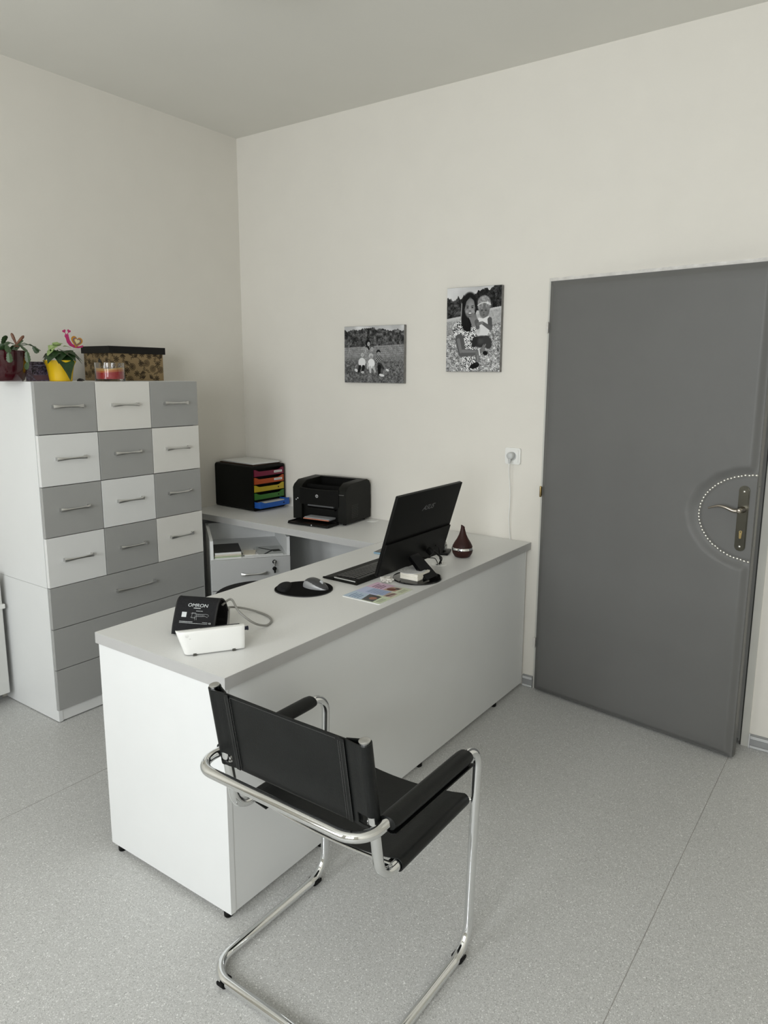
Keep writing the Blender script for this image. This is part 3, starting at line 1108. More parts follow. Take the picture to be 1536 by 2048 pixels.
# bolts between the two frames
for xa_, xb_, y, z in ((sl, ul, -2.0640, 0.606), (sr, ur, -2.0640, 0.606), (sl, ul, -1.664, 0.460), (sr, ur, -1.664, 0.460)):
    b2 = bmesh.new()
    tube(b2, [(xa_, y, z), (xb_, y, z)], 0.0042, 10)
    s_ = 1 if xa_ > xb_ else -1
    xin = xa_ + s_ * 0.0125
    lathe(b2, [(0.0075, 0), (0.0075, 0.002), (0.005, 0.0045), (0, 0.0052)], 12, Matrix.Translation((xin, y, z)) @ Matrix.Rotation(R(90) * s_, 4, 'Y'))
    obj('bolt', b2, M_SATIN, ch, smooth=True, world=True)
# leather back: loops round both uprights, sewn to a flat panel
LB = 0.0032
def back_line():
    out = []
    rl = RT + 0.0032
    J = 0.046
    # left loop: start at inner join, round the outside, back to join
    out += [(sl + J, -0.0040), (sl + 0.016, 0.0080)]
    for a in range(60, 301, 20):
        out.append((sl + rl * math.cos(R(a)), rl * math.sin(R(a))))
    out += [(sl + 0.020, -0.0135), (sl + J, -0.0095)]
    out += [(sl + 0.12, -0.0102), ((sl + sr) / 2, -0.0112), (sr - 0.12, -0.0102)]
    out += [(sr - J, -0.0095), (sr - 0.020, -0.0135)]
    for a in range(240, 481, 20):
        out.append((sr + rl * math.cos(R(a)), rl * math.sin(R(a))))
    out += [(sr - 0.016, 0.0080), (sr - J, -0.0040)]
    return out
S0 = Vector((0, -2.0400, 0.444))
nrm = Vector((0, ud.z, -ud.y))       # towards the sitter
def bmap(a, b, w_):
    c = S0 + ud * w_ + nrm * b
    return Vector((a, c.y, c.z))
wt = (Vector((0, ut[0], ut[1])) - S0).length
bl = back_line()
def densify(line, step=0.012):
    out_ = [line[0]]
    for p_, q_ in zip(line, line[1:]):
        d_ = math.hypot(q_[0] - p_[0], q_[1] - p_[1])
        n__ = max(1, int(d_ / step))
        out_ += [(p_[0] + (q_[0] - p_[0]) * k / n__, p_[1] + (q_[1] - p_[1]) * k / n__) for k in range(1, n__ + 1)]
    return out_
bl = densify(bl)
wl = [wt - 0.217, wt - 0.208, wt - 0.182, wt - 0.13, wt - 0.08, wt - 0.004]
bm = bmesh.new()
gv = [[bm.verts.new(bmap(a, b, w_)) for (a, b) in bl] for w_ in wl]
for j in range(len(wl) - 1):
    for i in range(len(bl) - 1):
        mx, my = (bl[i][0] + bl[i + 1][0]) / 2, (bl[i][1] + bl[i + 1][1]) / 2
        dd = min(mx - (sl - 0.008), (sr + 0.008) - mx)
        if j == 1 and dd < 0.040 and not (dd < -0.0035):
            continue                    # the buckle hole, front and rear layer
        if j == 0 and dd < 0.040 and my > -0.004:
            continue                    # the lower strap only runs along the rear
        quad(bm, [gv[j][i], gv[j][i + 1], gv[j + 1][i + 1], gv[j + 1][i]])
bmesh.ops.recalc_face_normals(bm, faces=bm.faces)
bmesh.ops.solidify(bm, geom=list(bm.faces), thickness=LB)
bmesh.ops.delete(bm, geom=[v for v in bm.verts if not v.link_faces], context='VERTS')
obj('backrest', bm, M_LEATHER, ch, smooth=True, world=True)
# stitching rows beside each loop and along top and bottom
bm = bmesh.new()
for xx in (sl + 0.048, sl + 0.058, sl + 0.064, sr - 0.048, sr - 0.058, sr - 0.064):
    n_ = 42
    for k in range(n_):
        wv = wt - 0.213 + 0.203 * k / n_
        for (da, db) in ((0.0006, 0.0026),):
            c0 = bmap(xx - da, -0.0121, wv)
            c1 = bmap(xx + da, -0.0127, wv + 0.0034)
            bx(bm, c0.x, c1.x, min(c0.y, c1.y) - 0.0004, max(c0.y, c1.y), c0.z, c1.z)
obj('stitching', bm, M_STITCHL, ch, world=True)['kind'] = 'stuff'
for xa_, xb_ in ((sl + 0.0465, sl + 0.0600), (sr - 0.0600, sr - 0.0465)):
    bm = bmesh.new()
    strip(bm, [(xa_, -0.0122), (xb_, -0.0124)], 0.0016, wt - 0.2155, wt - 0.004, bmap)
    obj('seam_strip', bm, M_LEATHER, ch, world=True)
bm = bmesh.new()
for wv in (wt - 0.0085, wt - 0.2125):
    n_ = 60
    for k in range(n_):
        xx = sl + 0.066 + (sr - sl - 0.136) * k / n_
        c0 = bmap(xx, -0.0130, wv)
        bx(bm, xx, xx + 0.0045, c0.y - 0.0004, c0.y + 0.0004, c0.z - 0.0005, c0.z + 0.0005)
obj('stitching', bm, M_STITCHL, ch, world=True)['kind'] = 'stuff'
# leather seat: wraps round both side rails, sagging between
rl = RT + 0.0032
def zrail(y):
    return 0.4540 + 0.007 * (y + 2.0) / 0.34
bm = bmesh.new()
line = []
for a in range(-90, 91, 15):
    line.append((sr + 0.0 + rl * math.cos(R(a)), rl * math.sin(R(a)) * 1.0, 0))
seat_line = []
# right wrap: from under the rail, up the outside, over the top
seat_line += [(sr - 0.040, -rl - 0.006), (sr - 0.014, -rl - 0.002)]
for a in range(-80, 81, 20):
    seat_line.append((sr + rl * math.cos(R(a)), rl * math.sin(R(a))))
nS = 14
for k in range(1, nS):
    t = k / nS
    xx = sr + (sl - sr) * t
    seat_line.append((xx, rl - 0.030 * math.sin(PI * t) ** 0.8))
for a in range(100, 261, 20):
    seat_line.append((sl + rl * math.cos(R(a)), rl * math.sin(R(a))))
seat_line += [(sl + 0.014, -rl - 0.002), (sl + 0.040, -rl - 0.006)]
segs = 8
for q in range(segs):
    ya, yb_ = -1.978 + (0.303) * q / segs, -1.978 + (0.303) * (q + 1) / segs
    n_ = len(seat_line)
    strip(bm, seat_line, 0.0034, ya, yb_, lambda a, b, w_: Vector((a, w_, zrail(w_) + b)))
bmesh.ops.remove_doubles(bm, verts=bm.verts, dist=1e-5)
bad = [f for f in bm.faces if all(abs(v.co.y - f.verts[0].co.y) < 1e-6 for v in f.verts) and -1.977 < f.verts[0].co.y < -1.676]
bmesh.ops.delete(bm, geom=bad, context='FACES')
obj('seat', bm, M_LEATHER, ch, smooth=True, world=True)
# arm pads: leather sleeves with a seam along the underside
for s_, xx in ((1, ur), (-1, ul)):
    bm = bmesh.new()
    n_ = 22
    rings = []
    y0_, y1_ = -2.058, -1.722
    for i in range(n_ + 1):
        t = i / n_
        y = y0_ + (y1_ - y0_) * t
        e = min(1, min(t, 1 - t) / 0.05)
        k_ = 0.90 + 0.10 * e
        ring = []
        for k in range(24):
            a = 2 * PI * k / 24
            hx, hz_ = 0.0235 * k_, 0.0165 * k_
            cx_ = math.copysign(abs(math.cos(a)) ** 0.85, math.cos(a))
            cz_ = math.copysign(abs(math.sin(a)) ** 0.95, math.sin(a))
            ring.append(bm.verts.new((xx + hx * cx_, y, zh + 0.0008 + hz_ * cz_)))
        rings.append(ring)
    for a, b in zip(rings, rings[1:]):
        for k in range(24):
            quad(bm, [a[k], a[(k + 1) % 24], b[(k + 1) % 24], b[k]])
    quad(bm, rings[0]); quad(bm, rings[-1])
    o = obj('arm_pad', bm, M_LEATHER, ch, smooth=True, world=True)
    b2 = bmesh.new()
    strip(b2, [(xx - s_ * 0.0, zh - 0.0160), (xx + s_ * 0.012, zh - 0.0185), (xx + s_ * 0.026, zh - 0.0135)], 0.003, y0_ - 0.004, y1_ + 0.002, lambda a, b, w_: Vector((a, w_, b)))
    obj('seam_flap', b2, M_LEATHER, o, world=True)
# glides: saddle clips under the tube
sad = [(0.0150 * math.cos(R(q)), 0.0150 * math.sin(R(q))) for q in range(165, 376, 15)]
for xx, yy in ((xl, -1.705), (xr, -1.705)):
    b2 = bmesh.new()
    strip(b2, sad, 0.0042, yy - 0.011, yy + 0.011, lambda a, b, w_: Vector((xx + a, w_, zf + b)))
    obj('glide', b2, M_RUBBER, ch, smooth=True, world=True)
for xx in (xl + 0.060, xr - 0.060):
    b2 = bmesh.new()
    strip(b2, sad, 0.0042, xx - 0.010, xx + 0.010, lambda a, b, w_: Vector((w_, yb + a, zf + b)))
    obj('glide', b2, M_RUBBER, ch, smooth=True, world=True)

# ================================================================== canvas photographs
M_CEDGE = mat('canvas_edge', (0.20, 0.195, 0.185), 0.8, noise=0.25, nscale=40)

def trees(p, v0, v1, u0_, u1_, seed, dark=0.10, light=0.42):
    n1 = vnoise(p.h, p.w, 9, seed)
    n2 = vnoise(p.h, p.w, 3, seed + 1)
    n3 = vnoise(p.h, p.w, 1.5, seed + 2)
    tx = dark + (light - dark) * np.clip((n1 * 0.5 + n2 * 0.35 + n3 * 0.3 - 0.3) * 1.4, 0, 1)
    topn = vnoise(1, p.w, 12, seed + 3)[0] * 0.05 + vnoise(1, p.w, 4, seed + 4)[0] * 0.025
    v0a = v0(p.u[0]) if callable(v0) else np.full(p.w, v0)
    v1a = v1(p.u[0]) if callable(v1) else np.full(p.w, v1)
    mask = ((p.v > (v0a - topn)[None, :]) & (p.v < v1a[None, :]) & (p.u >= u0_) & (p.u <= u1_)).astype(float)
    p.put(mask, tx)

def grass(p, vtop, seed, lo, hi, cell=2.0, stretch=False):
    n1 = vnoise(p.h, p.w, cell, seed)
    n2 = vnoise(p.h, p.w, cell * 4, seed + 1)
    tx = lo + (hi - lo) * np.clip(n1 * 0.75 + n2 * 0.45 - 0.1, 0, 1)
    va = vtop(p.u[0]) if callable(vtop) else np.full(p.w, vtop)
    p.put((p.v > va[None, :]).astype(float), tx)

# landscape group
p = Paint(240, 180, 0.70)
p.put(np.clip((vnoise(180, 240, 30, 3) - 0.35) * 1.8, 0, 1) * (p.v < 0.2), np.full((180, 240), 0.90))
trees(p, lambda u: 0.115 - 0.05 * np.exp(-((u - 0.5) / 0.22) ** 2) + 0.02 * u, lambda u: 0.385 - 0.05 * u, 0, 1, 11, 0.12, 0.56)
grass(p, lambda u: 0.375 - 0.05 * u, 21, 0.44, 0.64, 3)
for k in range(7):
    p.put(((np.abs(p.v - (0.37 + 0.035 * k) + 0.04 * p.u)) < 0.004).astype(float) * 0.5, 0.34)
grass(p, 0.62, 23, 0.14, 0.62, 1.3)
p.put(np.clip((p.v - 0.5) / 0.12, 0, 1) * (p.v < 0.62), (0.22 + 0.40 * vnoise(180, 240, 1.4, 31)))
sk_, hair, wht, drk = 0.66, 0.10, 0.86, 0.12
p.ell(0.41, 0.30, 0.045, 0.065, hair)
p.ell(0.395, 0.40, 0.040, 0.055, hair)
p.ell(0.42, 0.315, 0.024, 0.038, sk_)
p.ell(0.375, 0.45, 0.045, 0.08, 0.40 + 0.4 * (vnoise(180, 240, 1.3, 8)))
p.ell(0.42, 0.56, 0.07, 0.14, 0.35 + 0.35 * (vnoise(180, 240, 1.3, 9)))
p.ell(0.475, 0.385, 0.032, 0.048, 0.30)
p.ell(0.477, 0.405, 0.027, 0.038, sk_)
p.ell(0.31, 0.485, 0.034, 0.045, 0.50)
p.ell(0.312, 0.505, 0.027, 0.036, 0.72)
p.ell(0.305, 0.64, 0.062, 0.085, wht)
p.cap((0.27, 0.72), (0.25, 0.80), 0.026, 0.020, drk)
p.cap((0.33, 0.72), (0.31, 0.81), 0.026, 0.018, drk)
p.ell(0.205, 0.78, 0.028, 0.026, 0.84, 0.6)
p.ell(0.315, 0.815, 0.028, 0.022, 0.72)
p.ell(0.585, 0.455, 0.034, 0.036, hair)
p.ell(0.588, 0.485, 0.026, 0.032, 0.60)
p.ell(0.595, 0.595, 0.052, 0.075, np.where((np.floor(p.u * 60) + np.floor(p.v * 60 * 0.75)) % 2 > 0, 0.12, 0.62))
p.cap((0.60, 0.68), (0.67, 0.73), 0.030, 0.022, 0.20)
p.cap((0.66, 0.66), (0.71, 0.76), 0.018, 0.013, 0.45)
p.cap((0.60, 0.72), (0.60, 0.84), 0.030, 0.022, 0.08)
p.ell(0.735, 0.775, 0.028, 0.020, 0.82, 0.4)
p.ell(0.64, 0.865, 0.045, 0.022, 0.86, 0.2)
p.ell(0.46, 0.525, 0.038, 0.045, 0.74)
p.ell(0.462, 0.545, 0.028, 0.034, 0.64)
p.ell(0.465, 0.66, 0.060, 0.085, 0.90)
p.cap((0.445, 0.73), (0.45, 0.81), 0.022, 0.016, 0.75)
p.cap((0.50, 0.73), (0.53, 0.80), 0.020, 0.015, 0.68)
p.cap((0.41, 0.66), (0.40, 0.74), 0.014, 0.012, 0.70)
for (cx_, cy_) in ((0.42, 0.315), (0.477, 0.405), (0.312, 0.505), (0.588, 0.485), (0.462, 0.545)):
    for s_ in (-1, 1):
        p.ell(cx_ + s_ * 0.009, cy_ - 0.006, 0.004, 0.005, 0.18)
    p.ell(cx_, cy_ + 0.016, 0.009, 0.004, 0.35)
cvA = thing('canvas_picture', 'black and white canvas of a group sitting on a meadow, landscape format', 'picture', (1.0453, -0.0115, 1.664), group='canvas photographs on the back wall')
bx_ = bx(bmesh.new(), -0.2027, 0.2027, -0.0100, 0.0105, -0.1525, 0.1525, bev=0.0012)
obj('stretcher_canvas', bx_, M_CEDGE, cvA)
p.mesh('photo_print', (-0.2015, -0.0104, 0.1515), (1, 0, 0), (0, 0, 1), 0.403, 0.303, M_PRINT, cvA)

# portrait: woman with toddler
PW, PH = 230, 306
p = Paint(PW, PH, 0.74)
p.put((p.v < 0.2).astype(float), 0.70 + 0.16 * vnoise(PH, PW, 34, 5))
grass(p, lambda u: 0.40 - 0.14 * u, 51, 0.58, 0.76, 3)
trees(p, lambda u: 0.165 - 0.02 * u, lambda u: 0.365 - 0.10 * u, 0, 0.42, 61, 0.08, 0.46)
trees(p, lambda u: 0.13 - 0.16 * np.clip(u - 0.5, 0, 1) * 1.6, lambda u: 0.33 - 0.09 * u, 0.5, 1, 71, 0.06, 0.36)
grass(p, lambda u: 0.52 - 0.10 * np.abs(u - 0.5) * 2, 81, 0.20, 0.98, 2.3)
p.put(((p.v < 0.56) & (p.v > 0.40) & (p.u < 0.3)).astype(float) * 0.7, 0.42 + 0.34 * vnoise(PH, PW, 2, 83))
fn_ = vnoise(PH, PW, 2.4, 91)
fl_ = 0.90 - 0.70 * np.clip((fn_ - 0.48) / 0.10, 0, 1)
soft = lambda x: x
# dress and sleeve
p.poly([(0.16, 0.46), (0.26, 0.40), (0.50, 0.38), (0.56, 0.50), (0.55, 0.78), (0.62, 0.98), (0.28, 0.99), (0.33, 0.72), (0.20, 0.62), (0.13, 0.58)], fl_)
p.ell(0.21, 0.50, 0.10, 0.10, fl_)
p.ell(0.155, 0.545, 0.035, 0.035, fl_)
# arm with shading
for (a_, b_, r1, r2, c_) in (((0.25, 0.61), (0.30, 0.77), 0.082, 0.070, 0.34), ((0.30, 0.775), (0.60, 0.775), 0.066, 0.040, 0.36), ((0.23, 0.62), (0.28, 0.76), 0.030, 0.026, 0.46), ((0.32, 0.755), (0.58, 0.762), 0.026, 0.016, 0.48)):
    p.cap(a_, b_, r1, r2, c_)
# neck and chest
p.poly([(0.44, 0.33), (0.54, 0.30), (0.585, 0.40), (0.52, 0.47), (0.44, 0.43)], 0.46)
p.ell(0.50, 0.41, 0.07, 0.055, 0.50, 0, 0.5)
# hair: crown, long fall on the left, short on the right
p.ell(0.425, 0.185, 0.135, 0.125, 0.10, 0, 0.2)
p.poly([(0.29, 0.17), (0.335, 0.13), (0.37, 0.30), (0.43, 0.37), (0.47, 0.44), (0.455, 0.515), (0.40, 0.525), (0.33, 0.505), (0.285, 0.44), (0.27, 0.33)], 0.07)
p.poly([(0.53, 0.14), (0.56, 0.20), (0.555, 0.29), (0.53, 0.33), (0.515, 0.22)], 0.08)
for k_ in range(7):
    p.cap((0.285 + 0.013 * k_, 0.20 + 0.01 * k_), (0.275 + 0.022 * k_, 0.44 + 0.01 * (k_ % 3)), 0.003, 0.002, 0.55 if k_ == 0 else 0.16)
p.cap((0.280, 0.19), (0.268, 0.38), 0.008, 0.006, 0.60)
# face
p.ell(0.432, 0.235, 0.100, 0.108, 0.46, 0, 0.25)
p.ell(0.435, 0.285, 0.082, 0.078, 0.47, 0, 0.3)
p.ell(0.450, 0.235, 0.060, 0.070, 0.56, 0, 0.9)
p.poly([(0.32, 0.12), (0.44, 0.085), (0.415, 0.13), (0.365, 0.17), (0.338, 0.25), (0.325, 0.25)], 0.09)
p.poly([(0.43, 0.085), (0.54, 0.13), (0.545, 0.24), (0.528, 0.24), (0.505, 0.16), (0.455, 0.13)], 0.09)
for s_ in (-1, 1):
    cx_ = 0.434 + s_ * 0.044
    p.ell(cx_, 0.222, 0.026, 0.0050, 0.16, -0.12 * s_, 0.5)
    p.ell(cx_, 0.241, 0.020, 0.0075, 0.24, 0, 0.5)
    p.ell(cx_, 0.241, 0.008, 0.0062, 0.08, 0, 0.4)
    p.ell(cx_ + 0.012 * s_, 0.285, 0.024, 0.018, 0.60, 0, 1.0)
p.ell(0.436, 0.262, 0.009, 0.022, 0.60, 0, 0.9)
p.ell(0.436, 0.279, 0.016, 0.0050, 0.32, 0, 0.8)
p.ell(0.437, 0.3085, 0.038, 0.0135, 0.28, 0, 0.4)
p.ell(0.437, 0.3055, 0.030, 0.0075, 0.92, 0, 0.4)
p.ell(0.437, 0.342, 0.030, 0.006, 0.36, 0, 1.0)
# toddler: fair hair with a thin knotted band, face looking down
p.ell(0.695, 0.215, 0.118, 0.100, 0.52, 0, 0.2)
hs_ = 0.44 + 0.26 * vnoise(PH, PW, 3, 17)
p.ell(0.690, 0.185, 0.110, 0.078, hs_, 0, 0.25)
p.ell(0.700, 0.285, 0.092, 0.082, 0.40, 0, 0.25)
p.ell(0.690, 0.300, 0.060, 0.050, 0.46, 0, 0.9)
p.ell(0.63, 0.235, 0.045, 0.040, hs_ * 0.95, 0.5, 0.4)
p.ell(0.76, 0.235, 0.040, 0.040, hs_ * 0.9, -0.5, 0.4)
for k_ in range(14):
    t_ = -1 + 2 * k_ / 13
    p.ell(0.693 + 0.112 * t_, 0.200 - 0.030 * (1 - t_ * t_) + 0.018, 0.012, 0.0060, 0.82, 0, 0.5)
p.ell(0.755, 0.195, 0.022, 0.016, 0.86, 0.5, 0.4)
p.ell(0.790, 0.205, 0.020, 0.013, 0.80, -0.5, 0.4)
for s_ in (-1, 1):
    p.ell(0.690 + s_ * 0.036, 0.283, 0.018, 0.0050, 0.14, 0.15 * s_, 0.5)
    p.ell(0.690 + s_ * 0.036, 0.268, 0.018, 0.0035, 0.28, -0.1 * s_, 0.6)
p.ell(0.688, 0.308, 0.013, 0.008, 0.34, 0, 0.7)
p.ell(0.690, 0.333, 0.018, 0.0055, 0.24, 0, 0.6)
# white top, arms, shorts, leg, shoes
p.poly([(0.60, 0.36), (0.68, 0.375), (0.78, 0.345), (0.82, 0.42), (0.80, 0.52), (0.76, 0.58), (0.60, 0.585), (0.565, 0.52), (0.60, 0.44), (0.57, 0.40)], 0.86)
p.ell(0.66, 0.53, 0.105, 0.062, 0.84, 0, 0.2)
p.ell(0.60, 0.50, 0.03, 0.05, 0.72, 0, 0.9)
p.cap((0.80, 0.39), (0.815, 0.485), 0.040, 0.036, 0.32)
p.cap((0.815, 0.49), (0.67, 0.425), 0.034, 0.024, 0.36)
p.cap((0.565, 0.41), (0.585, 0.475), 0.040, 0.034, 0.36)
p.cap((0.59, 0.44), (0.64, 0.425), 0.026, 0.022, 0.42)
p.ell(0.66, 0.425, 0.026, 0.018, 0.48, 0, 0.4)
p.ell(0.665, 0.645, 0.175, 0.070, 0.20, 0, 0.2)
p.cap((0.55, 0.63), (0.52, 0.68), 0.06, 0.04, 0.17)
p.cap((0.74, 0.63), (0.79, 0.69), 0.075, 0.055, 0.24)
p.ell(0.64, 0.64, 0.05, 0.035, 0.28, 0, 0.9)
p.cap((0.59, 0.78), (0.59, 0.89), 0.040, 0.030, 0.40)
p.cap((0.600, 0.78), (0.600, 0.88), 0.015, 0.012, 0.52)
p.ell(0.545, 0.930, 0.090, 0.032, 0.07, -0.25, 0.15)
p.ell(0.58, 0.905, 0.035, 0.018, 0.12, 0, 0.3)
p.cap((0.60, 0.775), (0.70, 0.735), 0.040, 0.030, 0.44)
p.cap((0.68, 0.74), (0.735, 0.68), 0.020, 0.012, 0.46)
p.cap((0.66, 0.745), (0.70, 0.685), 0.016, 0.011, 0.42)
p.cap((0.617, 0.735), (0.635, 0.805), 0.010, 0.010, 0.88)
p.ell(0.735, 0.780, 0.045, 0.026, 0.08, 0.2, 0.2)
cvB = thing('canvas_picture', 'black and white canvas of a woman holding a toddler, portrait format', 'picture', (1.6605, -0.0115, 1.779), group='canvas photographs on the back wall')
bx_ = bx(bmesh.new(), -0.1528, 0.1528, -0.0100, 0.0105, -0.2045, 0.2045, bev=0.0012)
obj('stretcher_canvas', bx_, M_CEDGE, cvB)
p.mesh('photo_print', (-0.1518, -0.0104, 0.2035), (1, 0, 0), (0, 0, 1), 0.3036, 0.407, M_PRINT, cvB)

# ================================================================== socket, plug, cord
so = thing('wall_socket', 'white wall socket with rounded frame on the back wall left of the door', 'socket', (1.894, 0, 1.169))
bm = bmesh.new()
prism(bm, rrect(0.082, 0.080, 0.010), 0.0, 0.012, MXZ(0, 0, 0), bev=0.002)
obj('cover_frame', bm, M_WPLAST, so, smooth=True)
bm = bmesh.new()
prism(bm, rrect(0.062, 0.062, 0.006), 0.012, 0.0155, MXZ(0, 0, 0), bev=0.0008)
obj('insert', bm, M_WPLAST, so, smooth=True)
bm = bmesh.new()
lathe(bm, [(0.021, 0.0155), (0.021, 0.0175), (0.0195, 0.0175), (0.0195, 0.0157), (0, 0.0157)], 28, Matrix.Rotation(R(90), 4, 'X'))
obj('socket_well', bm, M_GPLAST, so, smooth=True)
pg = thing('power_cord', 'pale grey plug and cord running from the socket down behind the desk', 'cord', (1.8905, -0.018, 1.172))
bm = bmesh.new()
lathe(bm, [(0.0180, 0.000), (0.0180, 0.012), (0.0165, 0.022), (0.010, 0.027), (0, 0.028)], 24, Matrix.Rotation(R(90), 4, 'X'))
tube(bm, [(0, -0.014, 0), (-0.001, -0.016, -0.020), (-0.002, -0.017, -0.038)], [0.010, 0.0075, 0.0050], 14)
obj('plug', bm, M_GPLAST, pg, smooth=True)
bm = bmesh.new()
tube(bm, spline([(-0.002, -0.017, -0.036), (-0.003, -0.017, -0.08), (0.001, -0.004, -0.17), (0.000, -0.001, -0.25), (-0.003, 0.000, -0.31), (0.000, 0.006, -0.38), (0.003, 0.0125, -0.4215), (0.003, 0.0130, -0.4700)], 8), 0.0024, 10)
obj('cord', bm, M_WPLAST, pg, smooth=True)

# ceiling lamp, only its rim enters the picture
lp = thing('ceiling_lamp', 'round flat ceiling lamp, switched off, cut by the top edge', 'lamp', (1.552, -1.395, ROOM_Z))
bm = bmesh.new()
lathe(bm, [(0.255, -0.001), (0.262, -0.010), (0.262, -0.030), (0.250, -0.036)], 48)
obj('rim', bm, M_GPLAST, lp, smooth=True)
bm = bmesh.new()
lathe(bm, [(0.249, -0.030), (0.245, -0.052), (0.20, -0.070), (0.10, -0.078), (0, -0.080)], 48)
obj('diffuser', bm, M_GPLAST, lp, smooth=True)

# ================================================================== on the return desk
DZT = 0.7500
# drawer organizer, fronts facing +x
og = thing('drawer_organizer', 'black desktop organizer with five coloured drawers in the room corner', 'organizer', (0.180, -0.137, DZT), -0.045)
W_O, D_O, H_O = 0.255, 0.345, 0.268
MYZ = lambda x: Matrix(((0, 0, 1, x), (1, 0, 0, 0), (0, 1, 0, 0), (0, 0, 0, 1)))      # outline yz, extrude +x
bm = bmesh.new()
outer = rrect(W_O, H_O, 0.016, cx=0, cy=H_O / 2)
prism(bm, outer, -D_O / 2, D_O / 2 - 0.034, MYZ(0))
# front collar: frame around the drawers
n_ = len(outer)
inn = rrect(W_O - 0.018, H_O - 0.030, 0.006, cx=0, cy=H_O / 2)
for (xa_, xb_) in ((D_O / 2 - 0.034, D_O / 2),):
    ro = [[bm.verts.new((x_, q[0], q[1])) for q in loop] for x_ in (xa_, xb_) for loop in (outer, inn)]
    o0, i0, o1, i1 = ro
    for k in range(n_):
        k2 = (k + 1) % n_
        quad(bm, [o0[k], o0[k2], o1[k2], o1[k]])
        quad(bm, [i0[k], i1[k], i1[k2], i0[k2]])
        quad(bm, [o1[k], o1[k2], i1[k2], i1[k]])
obj('housing', bm, M_BLACK, og, smooth=True)
cols = [('crimson_plastic', (0.155, 0.008, 0.034), 'crimson drawer'), ('orange_plastic', (0.36, 0.060, 0.012), 'orange drawer'), ('yellow_plastic', (0.40, 0.30, 0.015), 'yellow drawer'),
        ('green_plastic', (0.035, 0.145, 0.022), 'green drawer'), ('blue_plastic', (0.015, 0.095, 0.40), 'blue drawer, pulled out')]
hh = 0.0465
for k in range(5):
    m_ = mat(cols[k][0], cols[k][1], 0.35, noise=0.03, nscale=20, spec=0.4)
    zb = H_O - 0.018 - hh * (k + 1)
    xo = D_O / 2 + (0.048 if k == 4 else 0.003)
    hw = (W_O - 0.022) / 2
    # front with the scooped top edge
    ou = [(-hw, 0.003), (hw, 0.003), (hw, hh - 0.003), (hw - 0.012, hh - 0.003), (hw - 0.030, hh - 0.012), (hw - 0.045, hh - 0.0155)]
    ou += [(-hw + 0.045, hh - 0.0155), (-hw + 0.030, hh - 0.012), (-hw + 0.012, hh - 0.004), (-hw, hh - 0.003)]
    bm = bmesh.new()
    prism(bm, [(a, b + zb) for a, b in ou], -0.006, 0, MYZ(xo), bev=0.0008)
    d = obj('drawer', bm, m_, og)
    d['label'] = cols[k][2]
    b2 = bmesh.new()
    bx(b2, xo - 0.20, xo - 0.0062, -hw + 0.002, hw - 0.002, zb + 0.003, zb + 0.006)
    bx(b2, xo - 0.20, xo - 0.0062, -hw, -hw + 0.003, zb + 0.003, zb + hh - 0.008)
    bx(b2, xo - 0.20, xo - 0.0062, hw - 0.003, hw, zb + 0.003, zb + hh - 0.008)
    tr = obj('tray', b2, m_ if k == 4 else M_BLACK, d)
    if k == 4:
        b2 = bmesh.new()
        for q in range(4):
            bx(b2, xo - 0.15, xo - 0.012 - 0.001 * q, -hw + 0.004, hw - 0.006, zb + 0.0062 + 0.006 * q, zb + 0.0115 + 0.006 * q)
        obj('papers', b2, M_PAPER, d)
    if k < 2:
        b2 = bmesh.new()
        bx(b2, xo, xo + 0.0008, hw - 0.078, hw - 0.014, zb + 0.014, zb + 0.027)
        lb = obj('name_label', b2, M_PAPER, d)
        b2 = bmesh.new()
        random.seed(k)
        y_ = hw - 0.073
        while y_ < hw - 0.022:
            wch = random.uniform(0.002, 0.006)
            bx(b2, xo + 0.0008, xo + 0.0011, y_, y_ + wch, zb + 0.018, zb + 0.022)
            y_ += wch + 0.0018
        obj('print', b2, mat('grey_ink', (0.2, 0.18, 0.18), 0.8, noise=0.1), lb)
    else:
        b2 = bmesh.new()
        lathe(b2, [(0.0045, 0), (0.0045, 0.0012), (0, 0.0012)], 12, Matrix.Translation((xo, hw - 0.045, zb + 0.018)) @ Matrix.Rotation(R(90), 4, 'Y'))
        obj('finger_hole', b2, M_BLACK, d)
# papers on top of the organizer
zp = DZT + H_O + 0.0006
for k, (m_, w_, d_, t_, dx, dy, rz, lab, nm) in enumerate([
        (mat('dark_brown_card', (0.045, 0.022, 0.010), 0.7, noise=0.1), 0.215, 0.300, 0.006, 0.0, 0.004, 0.02, 'dark brown folder directly on top of the drawer organizer', 'document_folder'),
        (M_GPLAST, 0.212, 0.296, 0.003, 0.006, 0.006, -0.03, 'clear plastic sleeve between the brown folder and the white papers', 'plastic_sleeve'),
        (M_PAPER, 0.210, 0.297, 0.005, 0.002, 0.002, -0.05, 'white sheets of paper lying topmost on the drawer organizer', 'paper_stack')]):
    bm = bmesh.new()
    bx(bm, -d_ / 2, d_ / 2, -w_ / 2, w_ / 2, 0, t_)
    o = obj(nm, bm, m_, None, loc=(0.180 + dx, -0.137 + dy, zp))
    o.rotation_euler = (0, 0, -0.045 + rz)
    tag(o, lab, 'papers')
    zp += t_ + 0.0003

# ---- laser printer
pr = thing('laser_printer', 'black laser printer with open front tray on the side desk', 'printer', (0.860, -0.160, DZT), 0.108)
WPR, DPR, HPR = 0.352, 0.250, 0.232
hw, hd = WPR / 2, DPR / 2
bm = bmesh.new()
